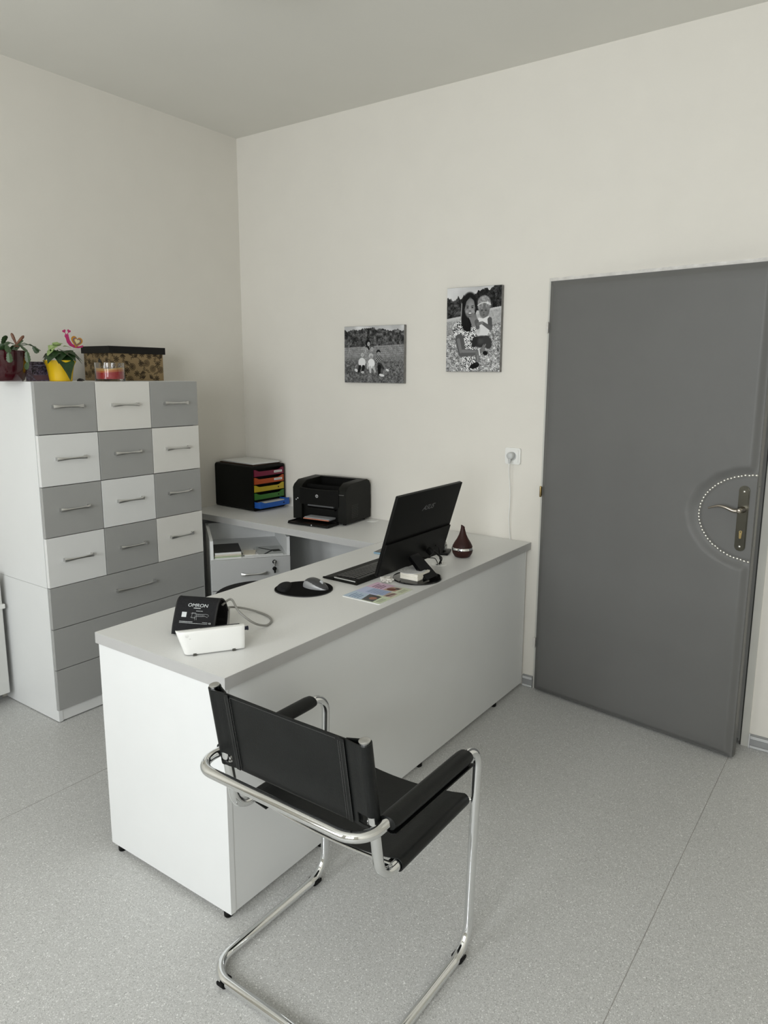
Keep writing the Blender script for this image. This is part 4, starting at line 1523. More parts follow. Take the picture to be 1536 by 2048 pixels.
# side profile (y,z) of the body shell; front is -y
prof = [(-hd, 0.012), (hd, 0.012), (hd, HPR - 0.035), (hd - 0.012, HPR - 0.012), (hd - 0.035, HPR), (-hd + 0.05, HPR - 0.006), (-hd + 0.012, HPR - 0.028), (-hd, HPR - 0.045)]
MX = lambda: Matrix(((0, 0, 1, 0), (1, 0, 0, 0), (0, 1, 0, 0), (0, 0, 0, 1)))
for xa_, xb_ in ((-hw, -hw + 0.058), (hw - 0.052, hw)):
    bm = bmesh.new()
    prism(bm, prof, xa_, xb_, MX(), bev=0.006)
    obj('side_housing', bm, M_BLACKT, pr, smooth=True)
bm = bmesh.new()
# centre: lower body and the rear hood; recessed output well on top
bx(bm, -hw + 0.058, hw - 0.052, -hd + 0.030, hd - 0.004, 0.10, 0.168)
bx(bm, -hw + 0.058, hw - 0.052, hd - 0.060, hd - 0.004, 0.012, HPR - 0.004, bev=0.003)
bx(bm, -hw + 0.058, hw - 0.052, -hd + 0.060, hd - 0.06, 0.012, 0.02)
prism(bm, [(-hd + 0.05, 0.168), (hd - 0.055, 0.168), (hd - 0.055, 0.176), (-hd + 0.05, 0.205)], -hw + 0.058, hw - 0.052, MX())
bx(bm, -hw + 0.056, hw - 0.050, hd - 0.066, hd - 0.03, HPR - 0.006, HPR, bev=0.002)
obj('centre_housing', bm, M_BLACK, pr)
bm = bmesh.new()
# front cover: curved top lip
n_ = 12
up_, lo_ = [], []
bxs = np.linspace(-hw + 0.050, hw - 0.046, n_ + 1)
pts_ = [(-hw + 0.050, 0.100)] + [(hw - 0.046, 0.100)] + [(x, HPR - 0.040 - 0.006 * (1 - ((x - 0.002) / 0.13) ** 2)) for x in bxs[::-1]]
prism(bm, pts_, hd - 0.002, hd + 0.004, MXZ(0, 0, 0))
obj('front_cover', bm, M_BLACK, pr)
b2 = bmesh.new()
tube(b2, [(x, -hd - 0.003, HPR - 0.041 - 0.006 * (1 - ((x - 0.002) / 0.13) ** 2)) for x in bxs], 0.0028, 8)
obj('lip', b2, M_BLACKT, pr, smooth=True)
# paper slot parts
b2 = bmesh.new()
bx(b2, -0.075, 0.096, -hd - 0.003, -hd + 0.012, 0.092, 0.1035, bev=0.001)
obj('manual_feed_slot', b2, mat('dark_grey_plastic', (0.09, 0.092, 0.095), 0.4, noise=0.05, nscale=40), pr)
b2 = bmesh.new()
bx(b2, -hw + 0.058, hw - 0.052, -hd + 0.02, -hd + 0.026, 0.012, 0.10)
bx(b2, -0.085, 0.10, -hd - 0.0, -hd + 0.02, 0.075, 0.082)
obj('paper_bay', b2, M_BLACK, pr)
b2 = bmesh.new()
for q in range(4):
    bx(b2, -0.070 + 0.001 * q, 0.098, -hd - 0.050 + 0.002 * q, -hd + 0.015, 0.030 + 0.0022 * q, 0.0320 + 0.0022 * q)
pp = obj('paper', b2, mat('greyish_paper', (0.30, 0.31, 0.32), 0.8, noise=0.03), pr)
b2 = bmesh.new()
bx(b2, -0.070, 0.098, -hd - 0.052, -hd - 0.049, 0.0285, 0.0335)
obj('paper_edge', b2, mat('salmon_paper', (0.55, 0.20, 0.12), 0.8, noise=0.05), pp)
# fold-down tray
b2 = bmesh.new()
bx(b2, -0.137, 0.128, -hd - 0.105, -hd + 0.004, 0.004, 0.014, bev=0.003)
bx(b2, -0.137, -0.128, -hd - 0.100, -hd, 0.010, 0.019, bev=0.002)
bx(b2, 0.119, 0.128, -hd - 0.100, -hd, 0.010, 0.019, bev=0.002)
obj('front_tray', b2, M_BLACK, pr, smooth=True)
b2 = bmesh.new()
bx(b2, 0.02, 0.025, -hd - 0.1062, -hd - 0.104, 0.006, 0.013)
obj('tray_mark', b2, M_GPLAST, pr)
# side vents
b2 = bmesh.new()
for row in range(8):
    for cc in range(3):
        y_ = -hd + 0.055 + cc * 0.022 + (0.004 if row % 2 else 0)
        zz = 0.036 + row * 0.0095
        bx(b2, hw - 0.001, hw + 0.0004, y_, y_ + 0.017, zz, zz + 0.0035)
o = obj('vent', b2, M_DARKGAP, pr)
o['kind'] = 'stuff'
b2 = bmesh.new()
bx(b2, hw - 0.03, hw - 0.001, hd - 0.001, hd + 0.006, 0.06, 0.14, bev=0.002)
obj('power_inlet', b2, M_BLACK, pr)
# badge, letters, buttons
b2 = bmesh.new()
lathe(b2, [(0.0088, 0), (0.0088, 0.001), (0, 0.001)], 24, Matrix.Translation((-0.012, -hd - 0.0040, 0.150)) @ Matrix.Rotation(R(90), 4, 'X'))
bd = obj('badge', b2, mat('silver_badge', (0.55, 0.55, 0.55), 0.35, 0.2, noise=0.03), pr)
b2 = text_bm('hp', 0.0135, 0.0003, shear=0.3, bold=0.0004)
xf(b2, Matrix.Translation((-0.012, -hd - 0.0053, 0.1505)) @ Matrix.Rotation(R(90), 4, 'X'))
obj('badge_letters', b2, M_DARKGAP, bd)
b2 = bmesh.new()
random.seed(8)
x_ = hw - 0.048
while x_ < hw - 0.016:
    wch = random.uniform(0.002, 0.005)
    bx(b2, x_, x_ + wch, -hd - 0.0012, -hd + 0.001, HPR - 0.066, HPR - 0.0625)
    x_ += wch + 0.001
obj('model_lettering', b2, mat('faint_silver_print', (0.12, 0.12, 0.115), 0.5, noise=0.1), pr)
for (bx0, bz) in ((-hw + 0.022, 0.120), (-hw + 0.033, 0.128)):
    b2 = bmesh.new()
    lathe(b2, [(0.0035, 0), (0.0035, 0.0018), (0, 0.0022)], 12, Matrix.Translation((bx0, -hd, bz)) @ Matrix.Rotation(R(90), 4, 'X'))
    obj('button', b2, M_GPLAST, pr, smooth=True)
for xx in (-hw + 0.03, hw - 0.03):
    for yy in (-hd + 0.03, hd - 0.03):
        b2 = bmesh.new()
        lathe(b2, [(0.010, 0), (0.010, 0.013)], 12, Matrix.Translation((xx, yy, 0)))
        obj('foot', b2, M_RUBBER, pr)

# ================================================================== on the long desk
# ---- monitor: thin panel leaning back, chin bulge, wedge stand on a round base
mo = thing('monitor', 'black flat monitor seen from behind leaning on its round foot', 'monitor', (1.905, -0.862, DZT))
WM, HM = 0.480, 0.333
cB = Vector((1.853, -0.831, 0.796))
ty = -0.017
tilt = 0.301
WA = Vector((math.sin(ty), math.cos(ty), 0))
NA0 = Vector((math.cos(ty), -math.sin(ty), 0))
UA = Vector((0, 0, 1)) * math.cos(tilt) + NA0 * math.sin(tilt)
NA = WA.cross(UA)            # out of the back (+x side)
if NA.x < 0:
    NA = -NA
MM = Matrix((WA, UA, NA)).transposed().to_4x4()
MM.translation = cB
bm = bmesh.new()
prism(bm, rrect(WM, HM, 0.004, cx=0, cy=HM / 2), -0.012, 0.0, MM, bev=0.0015)
obj('rear_shell', bm, M_BLACK, mo, world=True, smooth=True)
bm = bmesh.new()
prism(bm, rrect(WM - 0.004, HM * 0.41, 0.006, cx=0, cy=HM * 0.205 + 0.001), 0.0, 0.007, MM, bev=0.004)
obj('chin_housing', bm, M_BLACK, mo, world=True, smooth=True)
bm = bmesh.new()
prism(bm, rrect(WM - 0.012, HM - 0.024, 0.002, cx=0, cy=HM / 2 + 0.006), -0.0130, -0.0122, MM)
obj('screen', bm, M_GLOSSB, mo, world=True)
bm = text_bm('ASUS', 0.030, 0.0004, shear=0.5, bold=0.0, sx=1.2)
for v in bm.verts:
    v.co = MM @ Vector((v.co.x + 0.004, v.co.y + HM * 0.765, v.co.z + 0.0006))
obj('logo_lettering', bm, mat('dull_chrome_lettering', (0.16, 0.16, 0.16), 0.35, 0.4, noise=0.05), mo, world=True)
# stand
bm = bmesh.new()
lathe(bm, [(0.0, 0.0), (0.098, 0.0), (0.100, 0.003), (0.0985, 0.0065), (0.080, 0.0085), (0, 0.0085)], 56, Matrix.Translation((1.905, -0.862, DZT)))
obj('base', bm, M_GLOSSB, mo, world=True, smooth=True)
bm = bmesh.new()
top_c = MM @ Vector((-0.01, 0.050, 0.004))
a0, a1 = Vector((top_c.x, top_c.y - 0.033, top_c.z)), Vector((top_c.x, top_c.y + 0.033, top_c.z))
b0, b1 = Vector((1.967, -0.885, DZT + 0.008)), Vector((1.967, -0.800, DZT + 0.008))
th_ = Vector((-0.016, 0, -0.004))
vs = [bm.verts.new(v) for v in (a0, a1, b1, b0, a0 + th_, a1 + th_, b1 + th_ * 1.4 + Vector((0, 0, 0.006)), b0 + th_ * 1.4 + Vector((0, 0, 0.006)))]
for f in ((0, 1, 2, 3), (7, 6, 5, 4), (0, 4, 5, 1), (3, 2, 6, 7), (0, 3, 7, 4), (1, 5, 6, 2)):
    bm.faces.new([vs[i] for i in f])
bmesh.ops.bevel(bm, geom=list(bm.edges), offset=0.002, segments=2, affect='EDGES')
obj('stand_arm', bm, M_GLOSSB, mo, world=True, smooth=True)

# paper block and round calculator disc on the monitor foot
pb = thing('note_block', 'block of cream note paper lying on the round monitor foot', 'paper', (1.905, -0.880, DZT + 0.009), 0.02)
bm = bmesh.new()
for k in range(6):
    o_ = 0.0012 * ((k * 7) % 3 - 1)
    bx(bm, -0.040 + o_, 0.042 + o_, -0.045 - o_, 0.045, 0.0045 * k, 0.0045 * k + 0.0042)
obj('sheets', bm, mat('ivory_note_paper', (0.80, 0.77, 0.68), 0.8, noise=0.03, nscale=60), pb)
bm = bmesh.new()
lathe(bm, [(0.055, 0), (0.055, 0.0012), (0, 0.0012)], 40)
cw = obj('disc_calculator', bm, M_PAPER, None, loc=(1.893, -0.884, DZT + 0.0366))
tag(cw, 'round white printed disc calculator on top of the note block', 'disc')
b2 = bmesh.new()
for r_ in (0.0515, 0.036, 0.024):
    for k in range(48):
        a = 2 * PI * k / 48
        if r_ < 0.03 and k % 3 == 0:
            continue
        Mq = Matrix.Rotation(a, 4, 'Z')
        bx(b2, r_ - 0.0007, r_ + 0.0007, -0.0022 if r_ > 0.05 else -0.0014, 0.0022 if r_ > 0.05 else 0.0014, 0.0012, 0.0015, M=Mq) if True else None
obj('scale_print', b2, mat('grey_scale_print', (0.28, 0.28, 0.28), 0.8, noise=0.1), cw)

# cables behind the monitor and adapter box
cb = thing('monitor_cables', 'black cables hanging from the monitor back to the grommet', 'cable', (1.86, -0.64, DZT))
Pk = MM @ Vector((0.085, 0.055, 0.016))
for pts_, r_, nm in (([Pk, Pk + Vector((0.018, 0.005, -0.004)), (1.905, -0.690, 0.805), (1.885, -0.645, 0.782), (1.866, -0.632, 0.7545)], 0.0042, 'cable'),
                     ([MM @ Vector((0.14, 0.06, 0.014)), (1.880, -0.660, 0.83), (1.872, -0.640, 0.79), (1.868, -0.620, 0.7540)], 0.0026, 'cable'),
                     ([MM @ Vector((0.03, 0.03, 0.014)), (1.885, -0.765, 0.812), (1.895, -0.715, 0.800), (1.885, -0.675, 0.765), (1.862, -0.650, 0.7545)], 0.0018, 'cable')):
    bm = bmesh.new()
    tube(bm, spline(pts_, 8), r_, 10)
    obj(nm, bm, M_BLACK, cb, world=True, smooth=True)
bm = bmesh.new()
bx(bm, -0.014, 0.014, -0.009, 0.009, -0.022, 0.004, bev=0.003, M=Matrix.Translation(Pk + Vector((0.012, 0.0, 0))) @ Matrix.Rotation(0.6, 4, 'Y'))
obj('connector', bm, M_BLACK, cb, world=True, smooth=True)
ph = thing('desk_phone', 'small black device standing behind the right edge of the monitor', 'device', (1.752, -0.452, DZT), 0.35)
bm = bx(bmesh.new(), -0.060, 0.050, -0.045, 0.045, 0.0, 0.012, bev=0.003)
obj('base', bm, M_BLACK, ph, smooth=True)
bm = bx(bmesh.new(), -0.030, 0.030, -0.035, 0.035, 0.0125, 0.050, bev=0.008)
obj('body', bm, M_GLOSSB, ph, smooth=True)
bm = bx(bmesh.new(), 0.030, 0.033, -0.026, 0.026, 0.018, 0.036, bev=0.001)
obj('display', bm, mat('grey_lcd', (0.10, 0.11, 0.11), 0.2, noise=0.05), ph)
sp = thing('smartphone', 'phone with pale blue edge lying left of the monitor', 'phone', (1.545, -0.572, DZT), 0.15)
bm = bx(bmesh.new(), -0.036, 0.036, -0.070, 0.070, 0, 0.008, bev=0.003)
obj('case', bm, mat('pale_blue_case', (0.22, 0.36, 0.46), 0.3, noise=0.03), sp, smooth=True)
bm = bx(bmesh.new(), -0.033, 0.033, -0.067, 0.067, 0.0082, 0.0090)
obj('screen', bm, M_GLOSSB, sp)

# ---- keyboard
kb = thing('keyboard', 'black keyboard with silver end strip under the monitor', 'keyboard', (1.690, -0.862, DZT), -0.01)
bm = bmesh.new()
prism(bm, [(-0.087, 0.0), (0.083, 0.0), (0.083, 0.021), (-0.020, 0.017), (-0.087, 0.007)], -0.222, 0.222, Matrix(((1, 0, 0, 0), (0, 0, 1, 0), (0, 1, 0, 0), (0, 0, 0, 1))), bev=0.0015)
obj('body', bm, M_BLACKT, kb, smooth=True)
bm = bmesh.new()
zk = lambda x: 0.0172 + (x + 0.020) / 0.103 * 0.004
for row in range(6):
    x_ = -0.027 + row * 0.0185 + (0.003 if row == 5 else 0)
    y_ = -0.210
    k = 0
    while y_ < 0.205:
        wk = 0.016
        if row == 0 and -0.13 < y_ < 0.0:
            wk = 0.105
        elif row in (1, 2, 3) and y_ < -0.2:
            wk = 0.024
        gap = 0.010 if (abs(y_ - 0.075) < 0.010 or abs(y_ - 0.135) < 0.010) else 0.0028
        h0 = zk(x_)
        bx(bm, x_, x_ + 0.0150, y_, y_ + wk, h0 - 0.001, h0 + 0.0032, bev=0)
        y_ += wk + gap
o = obj('keys', bm, mat('key_plastic', (0.012, 0.012, 0.012), 0.38, noise=0.1, nscale=80, spec=0.45), kb)
o['kind'] = 'stuff'
bm = bmesh.new()
bx(bm, -0.030, 0.078, -0.2245, -0.2222, 0.012, 0.0165, bev=0.0006)
obj('silver_strip', bm, mat('bright_silver_strip', (0.75, 0.76, 0.76), 0.25, 0.8, noise=0.02), kb)
bm = bmesh.new()
prism(bm, [(-0.090, 0.002), (-0.034, 0.002), (-0.034, 0.0150), (-0.088, 0.0080)], -0.2250, -0.2190, Matrix(((1, 0, 0, 0), (0, 0, 1, 0), (0, 1, 0, 0), (0, 0, 0, 1))), bev=0.001)
obj('palm_rest_end', bm, M_BLACKT, kb, smooth=True)

# ---- mouse pad and mouse
mp = thing('mouse_pad', 'round black mouse pad with wrist cushion on the long desk', 'mouse pad', (1.650, -1.236, DZT))
bm = bmesh.new()
ol = []
for k in range(64):
    a = 2 * PI * k / 64
    r_ = 0.099
    dv = math.cos(a - R(213))
    if dv > 0:
        r_ += 0.024 * dv ** 3
    ol.append((r_ * math.cos(a), r_ * math.sin(a)))
prism(bm, ol, 0, 0.0035, None)
obj('base', bm, mat('grey_rubber_edge', (0.03, 0.03, 0.03), 0.5, noise=0.1), mp)
bm = bmesh.new()
prism(bm, [(x * 0.985, y * 0.985) for x, y in ol], 0.0036, 0.0052, None)
obj('fabric_top', bm, mat('black_pad_cloth', (0.004, 0.004, 0.004), 0.9, noise=0.15, nscale=200, spec=0.1), mp)
bm = bmesh.new()
n_u, n_v = 28, 8
rows = []
ca, sa = math.cos(R(213)), math.sin(R(213))
for j in range(n_v + 1):
    t = j / n_v
    rr_ = math.cos(t * PI / 2) ** 0.75
    zz = 0.0052 + 0.0165 * math.sin(t * PI / 2)
    row = []
    for i in range(n_u):
        a = 2 * PI * i / n_u
        lx, ly = 0.026 * math.cos(a) * max(rr_, 0.02), 0.056 * math.sin(a) * max(rr_, 0.02)
        lx2 = lx - 0.10 * (ly * ly) / 0.056 * 2.0
        cx_, cy_ = 0.088 * ca, 0.088 * sa
        row.append(bm.verts.new((cx_ + lx2 * ca - ly * sa, cy_ + lx2 * sa + ly * ca, zz)))
    rows.append(row)
for a, b in zip(rows, rows[1:]):
    for i in range(n_u):
        quad(bm, [a[i], a[(i + 1) % n_u], b[(i + 1) % n_u], b[i]])
quad(bm, rows[-1]); quad(bm, rows[0][::-1])
obj('wrist_cushion', bm, M_FABRICB, mp, smooth=True)

mu = thing('computer_mouse', 'dark grey mouse with silver sides lying on the black mouse pad', 'mouse', (1.671, -1.208, DZT + 0.0053), 0.02)
def mouse_shell(top):
    bm = bmesh.new()
    nu, nv = 64, 48
    rows = []
    for i in range(nu + 1):
        t = i / nu
        x = -0.056 + 0.112 * t
        wv = 0.031 * (math.sin(PI * min(1, max(0.0, t)) ** 0.85) ** 0.42 if 0 < t < 1 else 0)
        hv = 0.039 * ((math.sin(PI * t ** 0.78)) ** 0.62 if 0 < t < 1 else 0) * (1 - 0.30 * t)
        row = []
        for j in range(nv + 1):
            a = PI * j / nv
            ca_, sa_ = math.cos(a), math.sin(a)
            y = wv * math.copysign(abs(ca_) ** 0.8, ca_)
            z = hv * sa_ ** 0.8
            row.append((x, y, z, a))
        rows.append(row)
    split = lambda t: 0.34 + 0.42 * (1 - t) ** 1.0
    V = []
    for i, row in enumerate(rows):
        r2 = []
        for (x, y, z, a) in row:
            r2.append(bm.verts.new((x, y, z + (0.0006 if top else 0))))
        V.append(r2)
    for i in range(nu):
        t = (i + 0.5) / nu
        for j in range(nv):
            a = PI * (j + 0.5) / nv
            lim = 0.42 + 0.55 * (1 - t) ** 1.3
            is_top = lim < a < PI - lim
            if is_top == top:
                quad(bm, [V[i][j], V[i][j + 1], V[i + 1][j + 1], V[i + 1][j]])
    bmesh.ops.delete(bm, geom=[v for v in bm.verts if not v.link_faces], context='VERTS')
    bmesh.ops.remove_doubles(bm, verts=bm.verts, dist=1e-5)
    return bm
obj('side_shell', mouse_shell(False), mat('silver_plastic', (0.34, 0.345, 0.35), 0.32, 0.2, noise=0.02), mu, smooth=True)
obj('top_shell', mouse_shell(True), mat('graphite_plastic', (0.045, 0.046, 0.048), 0.32, noise=0.05), mu, smooth=True)
bm = bmesh.new()
lathe(bm, [(0.0075, -0.0026), (0.0085, 0), (0.0075, 0.0026)], 16, Matrix.Translation((0.028, 0.0, 0.0245)) @ Matrix.Rotation(R(90), 4, 'X'))
obj('scroll_wheel', bm, mat('grey_wheel', (0.45, 0.46, 0.46), 0.3, noise=0.03), mu, smooth=True)

# ---- calendar card at the desk edge
p = Paint(110, 90, (0.80, 0.82, 0.80))
# u runs from the near edge (y -1.222) to the far edge, v (down) runs from small x to large x
p.put((p.u < 0.34).astype(float) * (p.v < 0.50), (0.70, 0.77, 0.84))
p.put((p.u < 0.36).astype(float) * (p.v > 0.50), (0.82, 0.86, 0.74))
p.put(((p.u > 0.34) & (p.u < 0.66) & (p.v < 0.60)).astype(float), (0.72, 0.75, 0.86))
p.put(((p.u > 0.40) & (p.u < 0.66) & (p.v > 0.22) & (p.v < 0.72)).astype(float), (0.62, 0.68, 0.80))
p.put(((p.u > 0.66) & (p.v < 0.52)).astype(float), (0.82, 0.70, 0.78))
p.put(((p.u > 0.36) & (p.v > 0.72)).astype(float), (0.84, 0.86, 0.76))
p.poly([(0.02, 0.50), (0.34, 0.42), (0.33, 0.76), (0.02, 0.80)], 0.20 + 0.12 * vnoise(90, 110, 6, 1))
p.ell(0.18, 0.66, 0.07, 0.09, (0.62, 0.42, 0.34))
p.poly([(0.68, 0.46), (0.92, 0.50), (0.93, 0.78), (0.70, 0.76)], (0.72, 0.60, 0.52))
p.ell(0.78, 0.60, 0.07, 0.11, (0.42, 0.20, 0.12))
p.ell(0.86, 0.70, 0.04, 0.06, (0.20, 0.18, 0.20))
p.poly([(0.38, 0.74), (0.62, 0.70), (0.63, 0.92), (0.40, 0.94)], (0.70, 0.62, 0.58))
p.cap((0.42, 0.80), (0.60, 0.86), 0.020, 0.014, (0.30, 0.16, 0.12))
for k in range(5):
    for q in range(6):
        uu, vv = 0.43 + 0.035 * q, 0.27 + 0.08 * k
        p.poly([(uu, vv), (uu + 0.016, vv), (uu + 0.016, vv + 0.026), (uu, vv + 0.026)], (0.42, 0.46, 0.60))
for k in range(4):
    v_ = 0.12 + 0.075 * k
    p.poly([(0.70, v_), (0.92 - 0.04 * (k % 2), v_), (0.92 - 0.04 * (k % 2), v_ + 0.035), (0.70, v_ + 0.035)], (0.42, 0.22, 0.36))
    p.poly([(0.05, v_), (0.26 - 0.03 * (k % 2), v_), (0.26 - 0.03 * (k % 2), v_ + 0.022), (0.05, v_ + 0.022)], (0.25, 0.36, 0.56))
    p.poly([(0.06, 0.84 + 0.03 * k), (0.26, 0.84 + 0.03 * k), (0.26, 0.85 + 0.03 * k), (0.06, 0.85 + 0.03 * k)], (0.45, 0.47, 0.40))
    p.poly([(0.70, 0.84 + 0.03 * k), (0.92, 0.84 + 0.03 * k), (0.92, 0.85 + 0.03 * k), (0.70, 0.85 + 0.03 * k)], (0.55, 0.55, 0.42))
ca_ = thing('calendar_card', 'printed pastel calendar card lying on the desk near the monitor foot', 'card', (1.897, -1.113, DZT), 0.0)
bm = bmesh.new()
prism(bm, rrect(0.174, 0.220, 0.008), 0, 0.0028, None)
obj('card', bm, M_PAPER, ca_)
# mesh: u along +y, v along +x  -> xa=(0,1,0), -ya = +x => ya=(-1,0,0)
p.mesh('card_print', (-0.084, -0.107, 0.0031), (0, 1, 0), (-1, 0, 0), 0.214, 0.168, M_CARD, ca_)

# small heap of crumpled white ribbon
rb = thing('ribbon_heap', 'small heap of crumpled white ribbon between card and keyboard', 'ribbon', (1.836, -0.976, DZT))
bm = bmesh.new()
random.seed(12)
pts_ = []
for k in range(26):
    a = k * 2.4
    rr_ = 0.020 + 0.010 * math.sin(k * 1.7)
    pts_.append((0.034 * math.cos(a) * (0.4 + 0.6 * random.random()), rr_ * math.sin(a), 0.0045 + 0.005 * (1 + math.sin(k * 1.1))))
tube(bm, spline(pts_, 5), 0.0038, 8, ry=0.0022)
obj('ribbon', bm, mat('white_ribbon', (0.62, 0.60, 0.55), 0.6, noise=0.1, nscale=60), rb, smooth=True)

# ---- aroma diffuser
df = thing('aroma_diffuser', 'dark red-brown drop-shaped aroma diffuser with chrome band on the desk', 'diffuser', (1.874, -0.449, DZT))
M_DIF = mat('dark_mahogany_grain', (0.032, 0.0085, 0.0065), 0.5, noise=0.3, nscale=25, spec=0.3)
bm = bmesh.new()
lathe(bm, [(0, 0), (0.029, 0), (0.036, 0.004), (0.0445, 0.018), (0.0475, 0.031), (0.0475, 0.034), (0, 0.034)], 40)
obj('base', bm, M_DIF, df, smooth=True)
bm = bmesh.new()
lathe(bm, [(0.0470, 0.0342), (0.0485, 0.0355), (0.0480, 0.044), (0.0465, 0.0458), (0, 0.0458)], 40)
obj('chrome_band', bm, M_CHROME, df, smooth=True)
bm = bmesh.new()
prof = [(0.0455, 0.0460), (0.0440, 0.052), (0.0370, 0.066), (0.0255, 0.084), (0.0170, 0.102), (0.0120, 0.118), (0.0092, 0.132), (0.0085, 0.146)]
n_ = 36
rings = []
for (r_, z_) in prof:
    t = (z_ - 0.046) / 0.1
    rings.append([bm.verts.new((r_ * math.cos(2 * PI * k / n_) - 0.006 * t ** 2 * 0, r_ * math.sin(2 * PI * k / n_), z_ - (0.010 * max(0, t - 0.8) / 0.2) * (0.5 + 0.5 * math.cos(2 * PI * k / n_ - R(20))))) for k in range(n_)])
inner = [bm.verts.new((v.co.x * 0.72, v.co.y * 0.72, v.co.z)) for v in rings[-1]]
deep = [bm.verts.new((v.co.x * 0.72, v.co.y * 0.72, v.co.z - 0.012)) for v in rings[-1]]
rings += [inner, deep]
for a, b in zip(rings, rings[1:]):
    for k in range(n_):
        quad(bm, [a[k], a[(k + 1) % n_], b[(k + 1) % n_], b[k]])
quad(bm, rings[-1]); quad(bm, rings[0][::-1])
obj('top_cover', bm, M_DIF, df, smooth=True)
bm = bmesh.new()
lathe(bm, [(0.003, 0), (0.003, 0.001), (0, 0.001)], 12, Matrix.Translation((0.0276, -0.0345, 0.0540)) @ Matrix.Rotation(R(-51.4), 4, 'Z') @ Matrix.Rotation(R(80), 4, 'Y'))
obj('button', bm, M_DARKGAP, df)

# ---- blood pressure monitor and cuff
bpA = Vector((1.8171, -1.9328, 0))
bpd = Vector((1.9113 - 1.8171, -1.7919 + 1.9328, 0))
LBP = bpd.length
ang = math.atan2(bpd.y, bpd.x)
bpm = thing('blood_pressure_monitor', 'white wedge-shaped blood pressure monitor seen from behind near the desk corner', 'monitor', (bpA.x, bpA.y, DZT), ang)
# local x along the rear wall, local y away from the camera (towards the sitter)
H_B, DB = 0.080, 0.112
bm = bmesh.new()
def ring_bp(x, s):
    # section in local y,z ; s = overhang/rounding amount at the left end
    lean = -0.010
    pts = [(0.004, 0.004), (-0.001, 0.012), (lean, H_B - 0.008), (lean + 0.003, H_B - 0.002), (lean + 0.010, H_B), (0.020, H_B - 0.004), (DB - 0.012, 0.042), (DB, 0.034), (DB, 0.010), (DB - 0.006, 0.004)]
    cy_ = DB / 2
    return [bm.verts.new((x + (-0.024 * (z / H_B) if x < 0.03 and s < 1 else (-0.024 * (z / H_B)) * max(0, 1 - x / LBP)), cy_ + (y - cy_) * s, 0.004 + (z - 0.004) * (0.90 + 0.10 * s))) for y, z in pts]
xs_ = [(0.0, 0.72), (0.003, 0.86), (0.009, 0.95), (0.020, 1.0), (0.06, 1.0), (0.11, 1.0), (LBP - 0.012, 1.0), (LBP - 0.004, 0.98), (LBP, 0.94)]
rings = [ring_bp(x, s) for x, s in xs_]
for a, b in zip(rings, rings[1:]):
    n_ = len(a)
    for k in range(n_):
        quad(bm, [a[k], a[(k + 1) % n_], b[(k + 1) % n_], b[k]])
quad(bm, rings[0]); quad(bm, rings[-1])
obj('housing', bm, M_WPLAST, bpm, smooth=True)
for x_ in (0.022, LBP - 0.036):
    b2 = bmesh.new()
    bx(b2, x_, x_ + 0.009, 0.0015, 0.014, 0.0, 0.0100)
    obj('foot', b2, mat('dark_olive_rubber', (0.05, 0.05, 0.04), 0.7, noise=0.1), bpm)
b2 = bmesh.new()
sl_ = math.atan2(H_B - 0.004 - 0.042, DB - 0.012 - 0.020)
bx(b2, 0.045, LBP - 0.012, 0.0, 0.075, 0.0, 0.0016, M=Matrix.Translation((0, 0.012, H_B - 0.0015)) @ Matrix.Rotation(-sl_, 4, 'X'))
obj('display', b2, mat('dark_display', (0.03, 0.032, 0.034), 0.15, noise=0.05), bpm)
b2 = bmesh.new()
lathe(b2, [(0.0045, 0), (0.0055, 0.001), (0.0055, 0.012), (0.0065, 0.013), (0.0065, 0.017), (0, 0.017)], 14, Matrix.Translation((LBP - 0.001, 0.030, 0.056)) @ Matrix.Rotation(R(90), 4, 'Y'))
pgp = obj('air_plug', b2, mat('navy_plastic', (0.006, 0.008, 0.03), 0.4, noise=0.05), bpm, smooth=True)
pgp['label'] = 'navy air plug'
# embossed recycling mark
b2 = bmesh.new()
lathe(b2, [(0.0045, 0), (0.0045, 0.0004), (0.0038, 0.0004), (0.0038, 0)], 18, Matrix.Translation((0.006, -0.0088, 0.066)) @ Matrix.Rotation(R(97), 4, 'X'), cap=False)
bx(b2, 0.0045, 0.0075, -0.0096, -0.0080, 0.0652, 0.0667)
bx(b2, 0.012, 0.016, -0.0084, -0.0060, 0.0560, 0.0572)
obj('embossed_mark', b2, mat('pale_emboss', (0.50, 0.50, 0.47), 0.6, noise=0.05), bpm)

# cuff: rolled fabric loop, its axis running left to right
cA = Vector((1.644, -1.847, DZT))
ax = Vector((0.118, 0.055, 0)).normalized()
cr = Vector((-ax.y, ax.x, 0))
MC = Matrix((ax, cr, Vector((0, 0, 1)))).transposed().to_4x4()
MC.translation = cA
cf = thing('pressure_cuff', 'rolled black arm cuff with white print behind the blood pressure monitor', 'cuff', cA, math.atan2(ax.y, ax.x))
sec = spline([(0.004, 0.004), (0.012, 0.030), (0.034, 0.075), (0.052, 0.101), (0.072, 0.106), (0.098, 0.088), (0.122, 0.048), (0.126, 0.018), (0.112, 0.0035), (0.060, 0.003), (0.018, 0.003)], 5, closed=False) if False else \
      [Vector((a, b, 0)) for a, b in [(q.x, q.y) for q in spline([(0.003, 0.006, 0), (0.012, 0.034, 0), (0.036, 0.080, 0), (0.052, 0.101, 0), (0.072, 0.106, 0), (0.098, 0.088, 0), (0.118, 0.048, 0), (0.120, 0.016, 0), (0.106, 0.0035, 0), (0.060, 0.0030, 0), (0.016, 0.0030, 0)], 5)]]
LC = 0.135
bm = bmesh.new()
strip(bm, [(q.x, q.y) for q in sec], 0.0050, 0.0, LC, lambda a, b, w_: Vector((w_, a, b)))
obj('cuff_shell', bm, M_FABRICB, cf, smooth=True)
